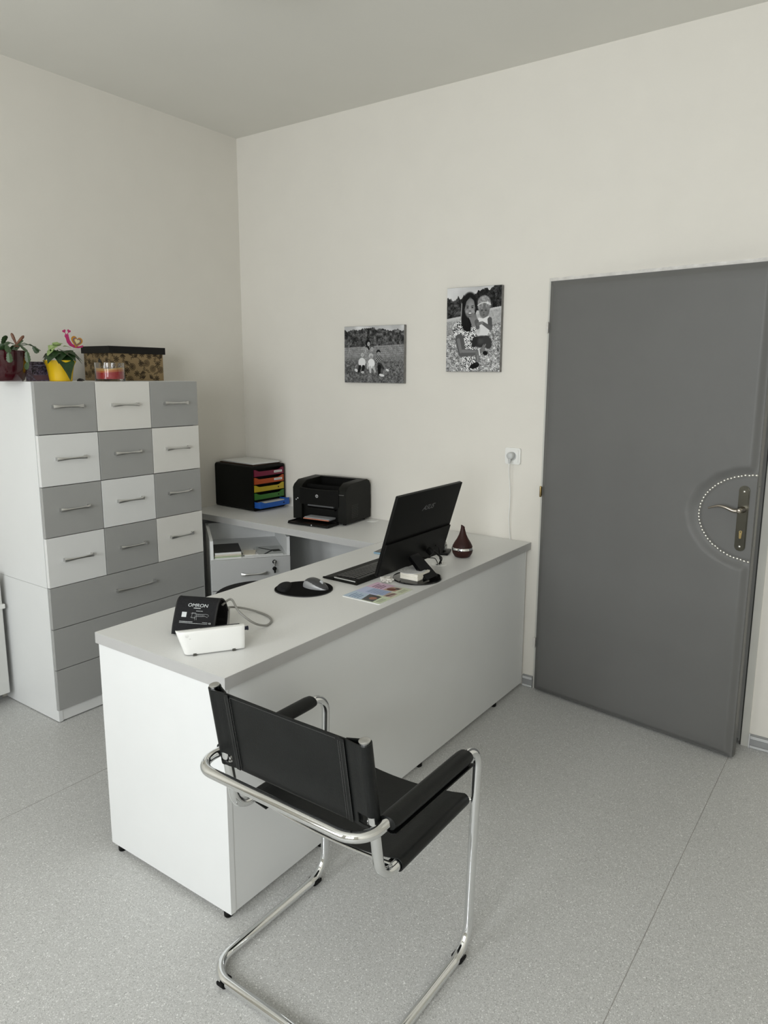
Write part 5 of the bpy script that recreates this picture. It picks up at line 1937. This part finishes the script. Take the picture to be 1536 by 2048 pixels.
bm = bmesh.new()
sec2 = [(0.004 + 0.9 * (q.x - 0.0) + 0.006, 0.006 + (q.y) * 0.86) for q in sec[4:-2]]
strip(bm, sec2, 0.0045, 0.006, LC - 0.006, lambda a, b, w_: Vector((w_, a, b)))
obj('inner_lining', bm, M_FABRICB, cf, smooth=True)
for wv in (0.0, LC):
    bm = bmesh.new()
    tube(bm, [Vector((wv, q.x, q.y)) for q in sec], 0.0032, 8)
    obj('binding', bm, mat('black_binding', (0.006, 0.006, 0.006), 0.7, noise=0.1, nscale=100), cf, smooth=True)
# flat print placed on the sloping face; face runs from (0.012,0.034) to (0.05,0.10)
f0 = Vector((0, 0.0125, 0.0345)); f1 = Vector((0, 0.050, 0.0985))
fu = (f1 - f0).normalized()
fn = Vector((1, 0, 0)).cross(fu)
MF = Matrix((Vector((1, 0, 0)), fu, fn)).transposed().to_4x4()
MF.translation = f0 + fn * 0.0042
if fn.y > 0:
    pass
M_INK = mat('white_ink', (0.55, 0.57, 0.57), 0.7, noise=0.02)
s2 = [Vector((q.x, q.y)) for q in sec]
cl2 = [0.0]
for a_, b_ in zip(s2, s2[1:]):
    cl2.append(cl2[-1] + (b_ - a_).length)
def on_face(x, y, h):
    d_ = max(0.0, y + 0.030)
    j_ = next((i for i in range(1, len(cl2)) if cl2[i] >= d_), len(cl2) - 1)
    t_ = (d_ - cl2[j_ - 1]) / (cl2[j_] - cl2[j_ - 1])
    dv_ = (s2[j_] - s2[j_ - 1]).normalized()
    # blend normals of the neighbouring pieces for an even wrap
    pv_ = (s2[j_ - 1] - s2[max(j_ - 2, 0)]).normalized() if j_ > 1 else dv_
    q_ = s2[j_ - 1].lerp(s2[j_], t_)
    n_v = (Vector((-dv_.y, dv_.x)) * (0.5 + t_ / 2) + Vector((-pv_.y, pv_.x)) * (0.5 - t_ / 2)).normalized()
    q_ = q_ + n_v * (0.0034 + h)
    return Vector((x, q_.x, q_.y))
def on_cuff(bm, x_, y_, nm):
    bmesh.ops.triangulate(bm, faces=list(bm.faces))
    for _ in range(3):
        le = [e for e in bm.edges if e.calc_length() > 0.0022]
        if le:
            bmesh.ops.subdivide_edges(bm, edges=le, cuts=1)
            bmesh.ops.triangulate(bm, faces=[f for f in bm.faces if len(f.verts) > 3])
    for v in bm.verts:
        v.co = on_face(v.co.x + x_, v.co.y + y_, v.co.z)
    return obj(nm, bm, M_INK, cf)
on_cuff(text_bm('OMRON', 0.0145, 0.0002, shear=0.12, bold=0.0, sx=1.22), 0.072, 0.062, 'brand_lettering')
b2 = bmesh.new()
for q_ in range(8):
    bx(b2, -0.0078, 0.0078, -0.0078 + q_ * 0.00195, -0.0078 + (q_ + 1) * 0.00195, 0, 0.0003)
bmesh.ops.remove_doubles(b2, verts=b2.verts, dist=1e-6)
on_cuff(b2, 0.032, 0.032, 'white_square')
# outline drawing of an arm with a cuff
b2 = bmesh.new()
def seg(pts_, r_=0.00032):
    tube(b2, [(a, b, 0.0) for a, b in pts_], r_, 4)
seg([(-0.026, 0.006), (-0.010, 0.006), (-0.006, 0.0045), (0.012, 0.0045), (0.022, 0.0055), (0.030, 0.0045), (0.034, 0.001), (0.030, -0.002)])
seg([(-0.026, -0.006), (-0.012, -0.007), (-0.008, -0.003), (0.010, -0.0025), (0.022, -0.0010), (0.030, -0.0045)])
seg([(-0.022, 0.008), (-0.022, -0.008), (-0.012, -0.010), (-0.010, 0.008), (-0.022, 0.008)])
seg([(-0.008, 0.006), (-0.005, -0.014)])
seg([(-0.011, -0.004), (-0.010, -0.015)])
for k in range(12):
    seg([(-0.006 + k * 0.0022, 0.0038), (-0.0052 + k * 0.0022, -0.0020)], 0.00016)
on_cuff(b2, 0.080, 0.031, 'arm_diagram')
random.seed(4)
b2 = bmesh.new()
for ln, (y_, x0_, x1_, hh_) in enumerate(((0.0105, 0.020, 0.064, 0.0018), (0.0065, 0.020, 0.112, 0.0013), (0.0105, 0.096, 0.112, 0.0012), (0.0535, 0.060, 0.082, 0.0026), (0.0450, 0.070, 0.092, 0.0014))):
    x_ = x0_
    while x_ < x1_:
        wch = random.uniform(0.0008, 0.0026)
        bx(b2, x_, x_ + wch, y_ - hh_ / 2, y_ + hh_ / 2, 0, 0.0003)
        x_ += wch + 0.0007
on_cuff(b2, 0, 0, 'small_print')['kind'] = 'stuff'
on_cuff(text_bm('CE', 0.0068, 0.0002, bold=0.0001), 0.120, 0.0085, 'ce_mark')
# air hose looping on the desk
hs = thing('air_hose', 'grey air hose looping from the cuff over the desk', 'hose', (1.75, -1.62, DZT))
bm = bmesh.new()
E = lambda x, y, z: Vector((x, y, z))
end = MC @ Vector((LC - 0.003, 0.085, 0.082))
path = spline([end, E(1.722, -1.672, 0.838), E(1.772, -1.685, 0.810), E(1.815, -1.666, 0.777), E(1.822, -1.620, 0.756), E(1.803, -1.575, 0.7545), E(1.760, -1.548, 0.7545),
               E(1.705, -1.538, 0.7545), E(1.660, -1.553, 0.762), E(1.640, -1.585, 0.772), E(1.655, -1.625, 0.785), E(1.700, -1.664, 0.800), E(1.745, -1.705, 0.795), E(1.775, -1.735, 0.780)], 8)
tube(bm, path, 0.0036, 12)
obj('hose', bm, mat('grey_rubber_hose', (0.26, 0.255, 0.235), 0.4, noise=0.03), hs, world=True, smooth=True)

# ================================================================== on top of the tall cabinet
HT = HC + 0.0005
# maroon pot with a cactus, left edge of the picture
M_MAR = mat('maroon_glaze', (0.040, 0.003, 0.006), 0.12, noise=0.1, nscale=10, spec=0.6)
rp = thing('potted_cactus', 'hanging leaf cactus in a glossy maroon pot at the left end of the cabinet top', 'plant', (0.345, -1.650, HT))
bm = bmesh.new()
RP = 0.098
lathe(bm, [(0, 0), (0.072, 0), (0.080, 0.006), (0.092, 0.045), (RP, 0.090), (RP + 0.001, 0.122), (RP - 0.002, 0.126), (RP - 0.008, 0.124), (RP - 0.010, 0.105), (0, 0.105)], 48)
obj('pot', bm, M_MAR, rp, smooth=True)
bm = bmesh.new()
lathe(bm, [(RP - 0.012, 0.1055), (RP - 0.012, 0.110), (0, 0.113)], 32)
obj('soil', bm, mat('dark_soil', (0.02, 0.014, 0.009), 0.95, noise=0.4, nscale=80, bump=0.8, bscale=120), rp)
M_CAC = mat('cactus_green', (0.040, 0.078, 0.028), 0.42, noise=0.25, nscale=40)
M_CACB = mat('cactus_bud_brown', (0.15, 0.065, 0.035), 0.5, noise=0.2, nscale=60)
def cladode(bm, p0, d, up_, L_, W2):
    """one flat segment with notched margins"""
    d = d.normalized()
    sd = d.cross(up_).normalized()
    nn_ = sd.cross(d)
    prof = [(0, 0.25), (0.12, 0.62), (0.25, 0.82), (0.33, 0.72), (0.5, 1.0), (0.58, 0.86), (0.75, 1.0), (0.85, 0.80), (0.96, 0.62), (1.0, 0.30)]
    top, bot, lft, rgt = [], [], [], []
    for t, wv in prof:
        c = p0 + d * L_ * t
        top.append(bm.verts.new(c + nn_ * 0.0018)); bot.append(bm.verts.new(c - nn_ * 0.0018))
        lft.append(bm.verts.new(c - sd * W2 * wv)); rgt.append(bm.verts.new(c + sd * W2 * wv))
    for i in range(len(prof) - 1):
        quad(bm, [top[i], top[i + 1], rgt[i + 1], rgt[i]]); quad(bm, [top[i + 1], top[i], lft[i], lft[i + 1]])
        quad(bm, [bot[i + 1], bot[i], rgt[i], rgt[i + 1]]); quad(bm, [bot[i], bot[i + 1], lft[i + 1], lft[i]])
random.seed(21)
def stem_chain(start, az, lengths, elev0, delev, wv=0.011, tilt_=0.0, bud=False):
    bm = bmesh.new()
    p_ = Vector(start)
    el = elev0
    for i, l_ in enumerate(lengths):
        d = Vector((math.cos(az) * math.cos(el), math.sin(az) * math.cos(el), math.sin(el)))
        upv = Vector((-math.sin(az) * 0.35 + 0.75 * 1, -0.5, 0.5)) if abs(el) > 0.9 else Vector((0.2, 0, 1))
        cladode(bm, p_, d, upv, l_, wv)
        p_ = p_ + d * l_ * 0.97
        el += delev
        az += random.uniform(-0.2, 0.2)
    obj('leaf_stem', bm, M_CAC, rp)
    return p_
for (st_, az, ln, e0, de, wv) in (
        ((0.02, 0.02, 0.110), R(60), [0.045, 0.040, 0.035, 0.032], R(55), R(-38), 0.011),
        ((0.05, 0.02, 0.110), R(72), [0.050, 0.040, 0.045], R(50), R(-42), 0.011),
        ((0.06, 0.0, 0.115), R(20), [0.040, 0.035, 0.042, 0.045, 0.036], R(50), R(-45), 0.011),
        ((0.05, -0.02, 0.115), R(-10), [0.040, 0.035, 0.045, 0.040], R(45), R(-43), 0.012),
        ((0.04, -0.04, 0.110), R(-40), [0.045, 0.04, 0.05], R(55), R(-40), 0.013),
        ((0.00, -0.04, 0.110), R(-80), [0.045, 0.04, 0.04], R(60), R(-35), 0.012),
        ((0.00, 0.00, 0.112), R(10), [0.045, 0.045], R(70), R(-25), 0.012),
        ((0.03, 0.03, 0.112), R(85), [0.042, 0.035], R(60), R(-20), 0.010),
        ((-0.03, 0.02, 0.110), R(120), [0.045, 0.04, 0.04], R(60), R(-35), 0.012),
        ((-0.04, -0.02, 0.110), R(200), [0.045, 0.04, 0.04], R(60), R(-35), 0.012)):
    stem_chain(st_, az, ln, e0, de, wv)
bm = bmesh.new()
for st_, az, el in (((0.070, 0.030, 0.150), R(240), R(72)), ((0.070, 0.030, 0.150), R(75), R(50))):
    d = Vector((math.cos(az) * math.cos(el), math.sin(az) * math.cos(el), math.sin(el)))
    tube(bm, [Vector(st_) + d * t for t in (0, 0.012, 0.028, 0.042, 0.048)], [0.003, 0.0045, 0.0062, 0.0058, 0.002], 10)
lathe(bm, [(0.0, 0.0), (0.010, 0.003), (0.007, 0.012), (0, 0.015)], 12, Matrix.Translation((0.070, 0.030, 0.138)))
obj('new_shoot', bm, M_CACB, rp, smooth=True)

# yellow pot with poinsettia
yp = thing('potted_poinsettia', 'small green poinsettia in a bright yellow pot on the cabinet top', 'plant', (0.395, -1.428, HT))
M_YEL = mat('yellow_glaze', (0.72, 0.47, 0.010), 0.25, noise=0.05, nscale=12, spec=0.5)
bm = bmesh.new()
lathe(bm, [(0, 0), (0.044, 0), (0.046, 0.002), (0.050, 0.035), (0.056, 0.066), (0.066, 0.087), (0.0665, 0.0895), (0.064, 0.089), (0.054, 0.070), (0, 0.070)], 48)
obj('pot', bm, M_YEL, yp, smooth=True)
bm = bmesh.new()
lathe(bm, [(0.053, 0.0705), (0.053, 0.074), (0, 0.077)], 28)
obj('soil', bm, MATS['dark_soil'], yp)
M_POI = mat('dark_leaf_green', (0.016, 0.045, 0.011), 0.4, noise=0.3, nscale=30)
M_POIL = mat('pale_young_leaf', (0.33, 0.44, 0.17), 0.5, noise=0.2, nscale=30)
def leaf(bm, p0, d, nrm_, L_, W2, droop=0.3, lobed=True):
    d = d.normalized()
    sd = d.cross(nrm_).normalized()
    nn_ = sd.cross(d)
    prof = [(0, 0.04), (0.10, 0.45), (0.22, 0.85), (0.32, 1.0), (0.42, 0.82), (0.52, 0.90), (0.66, 0.62), (0.82, 0.30), (1.0, 0.0)] if lobed else [(0, 0.03), (0.2, 0.6), (0.45, 1.0), (0.7, 0.8), (0.9, 0.35), (1.0, 0.0)]
    mid, lf, rg = [], [], []
    for t, wv in prof:
        c = p0 + d * L_ * t - Vector((0, 0, 1)) * droop * L_ * t * t
        mid.append(bm.verts.new(c))
        lf.append(bm.verts.new(c - sd * W2 * wv + nn_ * W2 * wv * 0.25)); rg.append(bm.verts.new(c + sd * W2 * wv + nn_ * W2 * wv * 0.25))
    for i in range(len(prof) - 1):
        quad(bm, [mid[i], mid[i + 1], rg[i + 1], rg[i]]); quad(bm, [mid[i + 1], mid[i], lf[i], lf[i + 1]])
random.seed(31)
stem_top = Vector((0, 0, 0.075))
bm = bmesh.new()
tube(bm, [(0, 0, 0.07), (0.004, -0.004, 0.11), (0.006, -0.010, 0.135)], 0.003, 8)
tube(bm, [(0, 0, 0.07), (-0.004, 0.010, 0.10), (-0.004, 0.018, 0.130)], 0.003, 8)
obj('stem', bm, M_POI, yp, smooth=True)
leaves = [  # start, azimuth, elevation, length, halfwidth, droop, pale
    ((0.030, -0.004, 0.120), R(-8), R(-38), 0.080, 0.030, 0.75, 0), ((0.020, 0.020, 0.118), R(50), R(0), 0.060, 0.026, 0.5, 0),
    ((0.020, -0.022, 0.120), R(-62), R(-4), 0.066, 0.024, 0.6, 0), ((0.0, 0.024, 0.122), R(80), R(6), 0.070, 0.022, 0.75, 0),
    ((0.0, -0.020, 0.118), R(-95), R(-14), 0.052, 0.020, 0.5, 0), ((0.024, 0.006, 0.130), R(20), R(-12), 0.058, 0.028, 0.55, 0),
    ((0.020, -0.010, 0.130), R(-35), R(-18), 0.058, 0.028, 0.6, 0), ((-0.01, 0.0, 0.125), R(170), R(5), 0.060, 0.024, 0.4, 0),
    ((-0.01, -0.01, 0.120), R(215), R(0), 0.055, 0.024, 0.4, 0), ((-0.005, 0.016, 0.130), R(120), R(10), 0.060, 0.024, 0.4, 0),
    ((0.010, -0.022, 0.145), R(-70), R(15), 0.040, 0.018, 0.6, 1), ((0.014, -0.016, 0.148), R(-40), R(35), 0.030, 0.016, 0.4, 1),
    ((0.008, -0.012, 0.146), R(-90), R(55), 0.032, 0.015, 0.3, 1), ((0.008, -0.008, 0.150), R(60), R(45), 0.032, 0.016, 0.4, 1),
    ((0.016, -0.030, 0.140), R(-75), R(-25), 0.046, 0.012, 0.4, 1), ((0.004, -0.004, 0.150), R(180), R(55), 0.028, 0.013, 0.3, 1),
    ((0.012, 0.012, 0.148), R(70), R(18), 0.036, 0.010, 0.5, 1), ((0.018, -0.024, 0.150), R(-60), R(0), 0.030, 0.014, 0.7, 1)]
for st_, az, el, L_, W2, dr, pale in leaves:
    bm = bmesh.new()
    d = Vector((math.cos(az) * math.cos(el), math.sin(az) * math.cos(el), math.sin(el)))
    leaf(bm, Vector(st_), d, Vector((0.15, 0, 1)) if abs(el) < 0.9 else Vector((1, 0, 0.2)), L_ * 1.08, W2 * (1.25 if pale else 1.3), dr)
    o = obj('leaf', bm, M_POIL if pale else M_POI, yp, smooth=True)
    if pale:
        o['label'] = 'pale young leaf'

# snail plant stick
sn = thing('plant_stick', 'pink wooden snail decoration with heart shell on a wire stick in the yellow pot', 'decoration', (0.385, -1.360, HT + 0.074))
bm = bmesh.new()
tube(bm, [(0, -0.012, 0.0), (0, 0.000, 0.052), (0.002, 0.004, 0.080)], 0.0012, 8)
obj('wire', bm, M_SATIN, sn, smooth=True)
M_PINK = mat('magenta_wood', (0.44, 0.018, 0.13), 0.5, noise=0.08, nscale=40)
MYZ2 = lambda x, y, z: Matrix(((0, 0, 1, x), (1, 0, 0, y), (0, 1, 0, z), (0, 0, 0, 1)))
bm = bmesh.new()
prism(bm, [(-0.030, 0.052), (-0.024, 0.050), (-0.016, 0.052), (-0.015, 0.044), (-0.011, 0.026), (-0.002, 0.012), (0.012, 0.004), (0.030, 0.001), (0.048, 0.006), (0.052, 0.004), (0.046, -0.003), (0.028, -0.007), (0.008, -0.006), (-0.012, 0.002), (-0.024, 0.016), (-0.028, 0.034), (-0.033, 0.042)], -0.0015, 0.0015, MYZ2(0.0035, 0.0, 0.078))
obj('snail_body', bm, M_PINK, sn)
def heart(s):
    return [(s * 16 * math.sin(t) ** 3 / 17, s * (13 * math.cos(t) - 5 * math.cos(2 * t) - 2 * math.cos(3 * t) - math.cos(4 * t)) / 17) for t in [2 * PI * k / 36 for k in range(36)]]
for s_, xx, nm, c_ in ((0.029, 0.0058, 'shell', ('ochre_wood', (0.50, 0.22, 0.015))), (0.020, 0.0078, 'shell_ring', ('violet_paint', (0.12, 0.10, 0.22))), (0.0150, 0.0092, 'shell_ring', ('yellow_paint', (0.60, 0.36, 0.03))), (0.0115, 0.0106, 'shell_heart', ('cream_paint', (0.66, 0.60, 0.36)))):
    bm = bmesh.new()
    prism(bm, [rot2(q, R(-14)) for q in heart(s_)], -0.0007, 0.0007, MYZ2(xx, 0.020, 0.078 + 0.022))
    obj(nm, bm, mat(c_[0], c_[1], 0.5, noise=0.05, nscale=40), sn)
for yy, zz, a in ((-0.034, 0.142, R(25)), (-0.012, 0.143, R(-25))):
    bm = bmesh.new()
    prism(bm, [rot2(q, a) for q in heart(0.0085)], -0.0012, 0.0012, MYZ2(0.0035, yy, zz))
    tube(bm, [(0.0035, yy, zz - 0.002), (0.0035, -0.023, 0.126)], 0.0014, 6)
    obj('feeler', bm, M_PINK, sn)

# small picture card leaning behind the yellow pot
p = Paint(60, 50, (0.40, 0.36, 0.43))
nz = vnoise(50, 60, 3, 3)
p.put((nz > 0.55).astype(float) * 0.6, (0.56, 0.53, 0.64))
p.poly([(0.25, 0.70), (0.98, 0.68), (0.98, 0.92), (0.34, 0.96)], (0.44, 0.34, 0.38))
p.put(((p.v < 0.66) & (p.u > 0.22) & (p.u < 0.86)).astype(float) * np.clip(vnoise(50, 60, 2, 8) * 1.4 - 0.3, 0, 1), (0.13, 0.13, 0.18))
p.cap((0.30, 0.20), (0.85, 0.16), 0.02, 0.02, (0.50, 0.50, 0.60))
pc = thing('picture_card', 'small violet-grey picture card standing behind the yellow pot', 'picture', (0.330, -1.478, HT))
bm = bx(bmesh.new(), -0.0015, 0.0015, -0.068, 0.052, 0.0, 0.083)
obj('card', bm, mat('violet_card', (0.10, 0.085, 0.11), 0.6, noise=0.1), pc)
p.mesh('card_print', (0.0017, -0.068, 0.083), (0, 1, 0), (0, 0, 1), 0.12, 0.083, M_CARD, pc)
bm = bx(bmesh.new(), -0.03, -0.0015, -0.01, -0.008, 0.0, 0.05)
obj('easel_leg', bm, MATS['violet_card'], pc)
# little dark figurine right of the yellow pot
bm = bmesh.new()
lathe(bm, [(0, 0), (0.012, 0), (0.013, 0.004), (0.009, 0.009), (0.004, 0.012), (0, 0.013)], 14)
tube(bm, [(0, 0, 0.008), (0.004, 0.010, 0.006), (0.006, 0.018, 0.003)], [0.005, 0.004, 0.0015], 8)
fg = obj('figurine', bm, mat('dark_clay', (0.010, 0.008, 0.008), 0.5, noise=0.1), None, smooth=True, loc=(0.40, -1.343, HT))
tag(fg, 'tiny dark figurine lying right of the yellow pot', 'figurine')

# kraft box with floral print and black lid
kx = thing('storage_box', 'floral kraft cardboard box with black lid on the cabinet top', 'box', (0.185, -0.965, HT), 0.0)
def floral(w_, h_, seed_):
    g_ = np.random.default_rng(seed_)
    p_ = Paint(w_, h_, (0.54, 0.465, 0.345))
    asp = h_ / w_
    ink = (0.235, 0.20, 0.15)
    sc_ = 260 / w_
    pts = []
    for _ in range(400):
        c_ = (g_.uniform(0.02, 0.98), g_.uniform(0.04, 0.96))
        if all(math.hypot((c_[0] - q[0]), (c_[1] - q[1]) * asp) > 0.112 * sc_ for q in pts):
            pts.append(c_)
    for i_, (cu_, cv_) in enumerate(pts):
        a0 = g_.uniform(0, 6.28)
        kind = i_ % 3
        R_ = 0.056 * sc_
        if kind == 0:       # open blossom: petals round a dark eye
            for k_ in range(8):
                a = a0 + k_ * PI / 4
                p_.ell(cu_ + 0.62 * R_ * math.cos(a), cv_ + 0.62 * R_ * math.sin(a) / asp, 0.36 * R_, 0.16 * R_ / asp, ink, a)
            p_.ell(cu_, cv_, 0.30 * R_, 0.30 * R_ / asp, ink)
        elif kind == 1:     # round head drawn with rings
            for rr_, c_ in ((1.0, ink), (0.84, (0.54, 0.465, 0.345)), (0.66, ink), (0.46, (0.46, 0.39, 0.29)), (0.22, ink)):
                p_.ell(cu_, cv_, rr_ * R_, rr_ * R_ / asp, c_, 0)
        else:               # bird-like curved leaf group
            for k_ in range(5):
                a = a0 + (k_ - 2) * 0.42
                p_.ell(cu_ + 0.7 * R_ * math.cos(a), cv_ + 0.7 * R_ * math.sin(a) / asp, 0.62 * R_, 0.15 * R_ / asp, ink, a)
        # stem with leaves wandering off
        x_, y_, a = cu_, cv_, g_.uniform(0, 6.28)
        for k_ in range(9):
            nx, ny = x_ + 0.016 * sc_ * math.cos(a), y_ + 0.016 * sc_ * math.sin(a) / asp
            p_.cap((x_, y_), (nx, ny), 0.0030 * sc_, 0.0030 * sc_, ink)
            if k_ > 2:
                b_ = a + (1.0 if k_ % 2 else -1.0)
                p_.ell(nx + 0.014 * sc_ * math.cos(b_), ny + 0.014 * sc_ * math.sin(b_) / asp, 0.014 * sc_, 0.0052 * sc_ / asp, ink, b_)
            x_, y_, a = nx, ny, a + g_.uniform(-0.1, 0.55)
    return p_
M_LID = mat('black_lid_card', (0.0035, 0.0032, 0.0028), 0.6, noise=0.2, nscale=40, spec=0.3)
bm = bmesh.new()
bx(bm, -0.112, 0.110, -0.150, 0.146, 0.0, 0.140)
obj('box_body', bm, mat('kraft_board', (0.20, 0.148, 0.085), 0.75, noise=0.08, nscale=30), kx)
for seed_, org_, xa_v, wd_ in ((3, (0.1106, -0.150, 0.140), (0, 1, 0), 0.296), (9, (-0.112, -0.1506, 0.140), (1, 0, 0), 0.222)):
    floral(int(wd_ / 0.296 * 260), 124, seed_).mesh('floral_print', org_, xa_v, (0, 0, 1), wd_, 0.140, mat_vcol('kraft_print', 0.75, 0.2), kx)
bm = bmesh.new()
bx(bm, -0.120, 0.118, -0.160, 0.158, 0.1310, 0.1650, bev=0.001)
obj('lid', bm, M_LID, kx)
bm = bmesh.new()
lathe(bm, [(0.011, 0), (0.011, 0.0012), (0, 0.0012)], 24, Matrix.Translation((0.02, -0.1512, 0.094)) @ Matrix.Rotation(R(90), 4, 'X'))
obj('grip_hole', bm, M_DARKGAP, kx)

# layered candle in a glass bowl
cn = thing('glass_candle', 'wide glass candle with red and yellow layered wax before the kraft box', 'candle', (0.392, -1.186, HT))
RC = 0.066
bm = bmesh.new()
lathe(bm, [(0, 0), (RC - 0.002, 0), (RC, 0.003), (RC, 0.084), (RC - 0.003, 0.084), (RC - 0.0035, 0.010), (0, 0.008)], 48)
obj('glass_bowl', bm, mat_glass('clear_glass'), cn, smooth=True)
def wavy(z_, amp, ph_):
    return [z_ + amp * math.sin(2 * 2 * PI * k / 48 + ph_) for k in range(48)]
def wax(zlo, zhi, m_, nm):
    bm = bmesh.new()
    r_ = RC - 0.0042
    lo = [bm.verts.new((r_ * math.cos(2 * PI * k / 48), r_ * math.sin(2 * PI * k / 48), zlo[k])) for k in range(48)]
    hi = [bm.verts.new((r_ * math.cos(2 * PI * k / 48), r_ * math.sin(2 * PI * k / 48), zhi[k])) for k in range(48)]
    for k in range(48):
        quad(bm, [lo[k], lo[(k + 1) % 48], hi[(k + 1) % 48], hi[k]])
    cl_, ch_ = bm.verts.new((0, 0, sum(zlo) / 48)), bm.verts.new((0, 0, sum(zhi) / 48))
    for k in range(48):
        quad(bm, [lo[(k + 1) % 48], lo[k], cl_]); quad(bm, [hi[k], hi[(k + 1) % 48], ch_])
    return obj(nm, bm, m_, cn, smooth=True)
l0 = [0.0102] * 48
l1 = wavy(0.042, 0.003, 0.6)
l2 = wavy(0.050, 0.004, 0.9)
l3 = wavy(0.059, 0.004, 0.4)
wax(l0, l1, mat('red_wax', (0.42, 0.012, 0.018), 0.4, noise=0.05), 'red_wax')
wax([v + 0.0002 for v in l1], l2, mat('orange_wax', (0.62, 0.17, 0.04), 0.4, noise=0.05), 'orange_wax')
wax([v + 0.0002 for v in l2], l3, mat('cream_wax', (0.62, 0.36, 0.11), 0.4, noise=0.05), 'cream_wax')
for a in (0.4, 2.5, 4.6):
    bm = bmesh.new()
    tube(bm, [(0.03 * math.cos(a), 0.03 * math.sin(a), 0.057), (0.03 * math.cos(a), 0.03 * math.sin(a), 0.070)], 0.0009, 6)
    obj('wick', bm, M_PAPERY, cn)
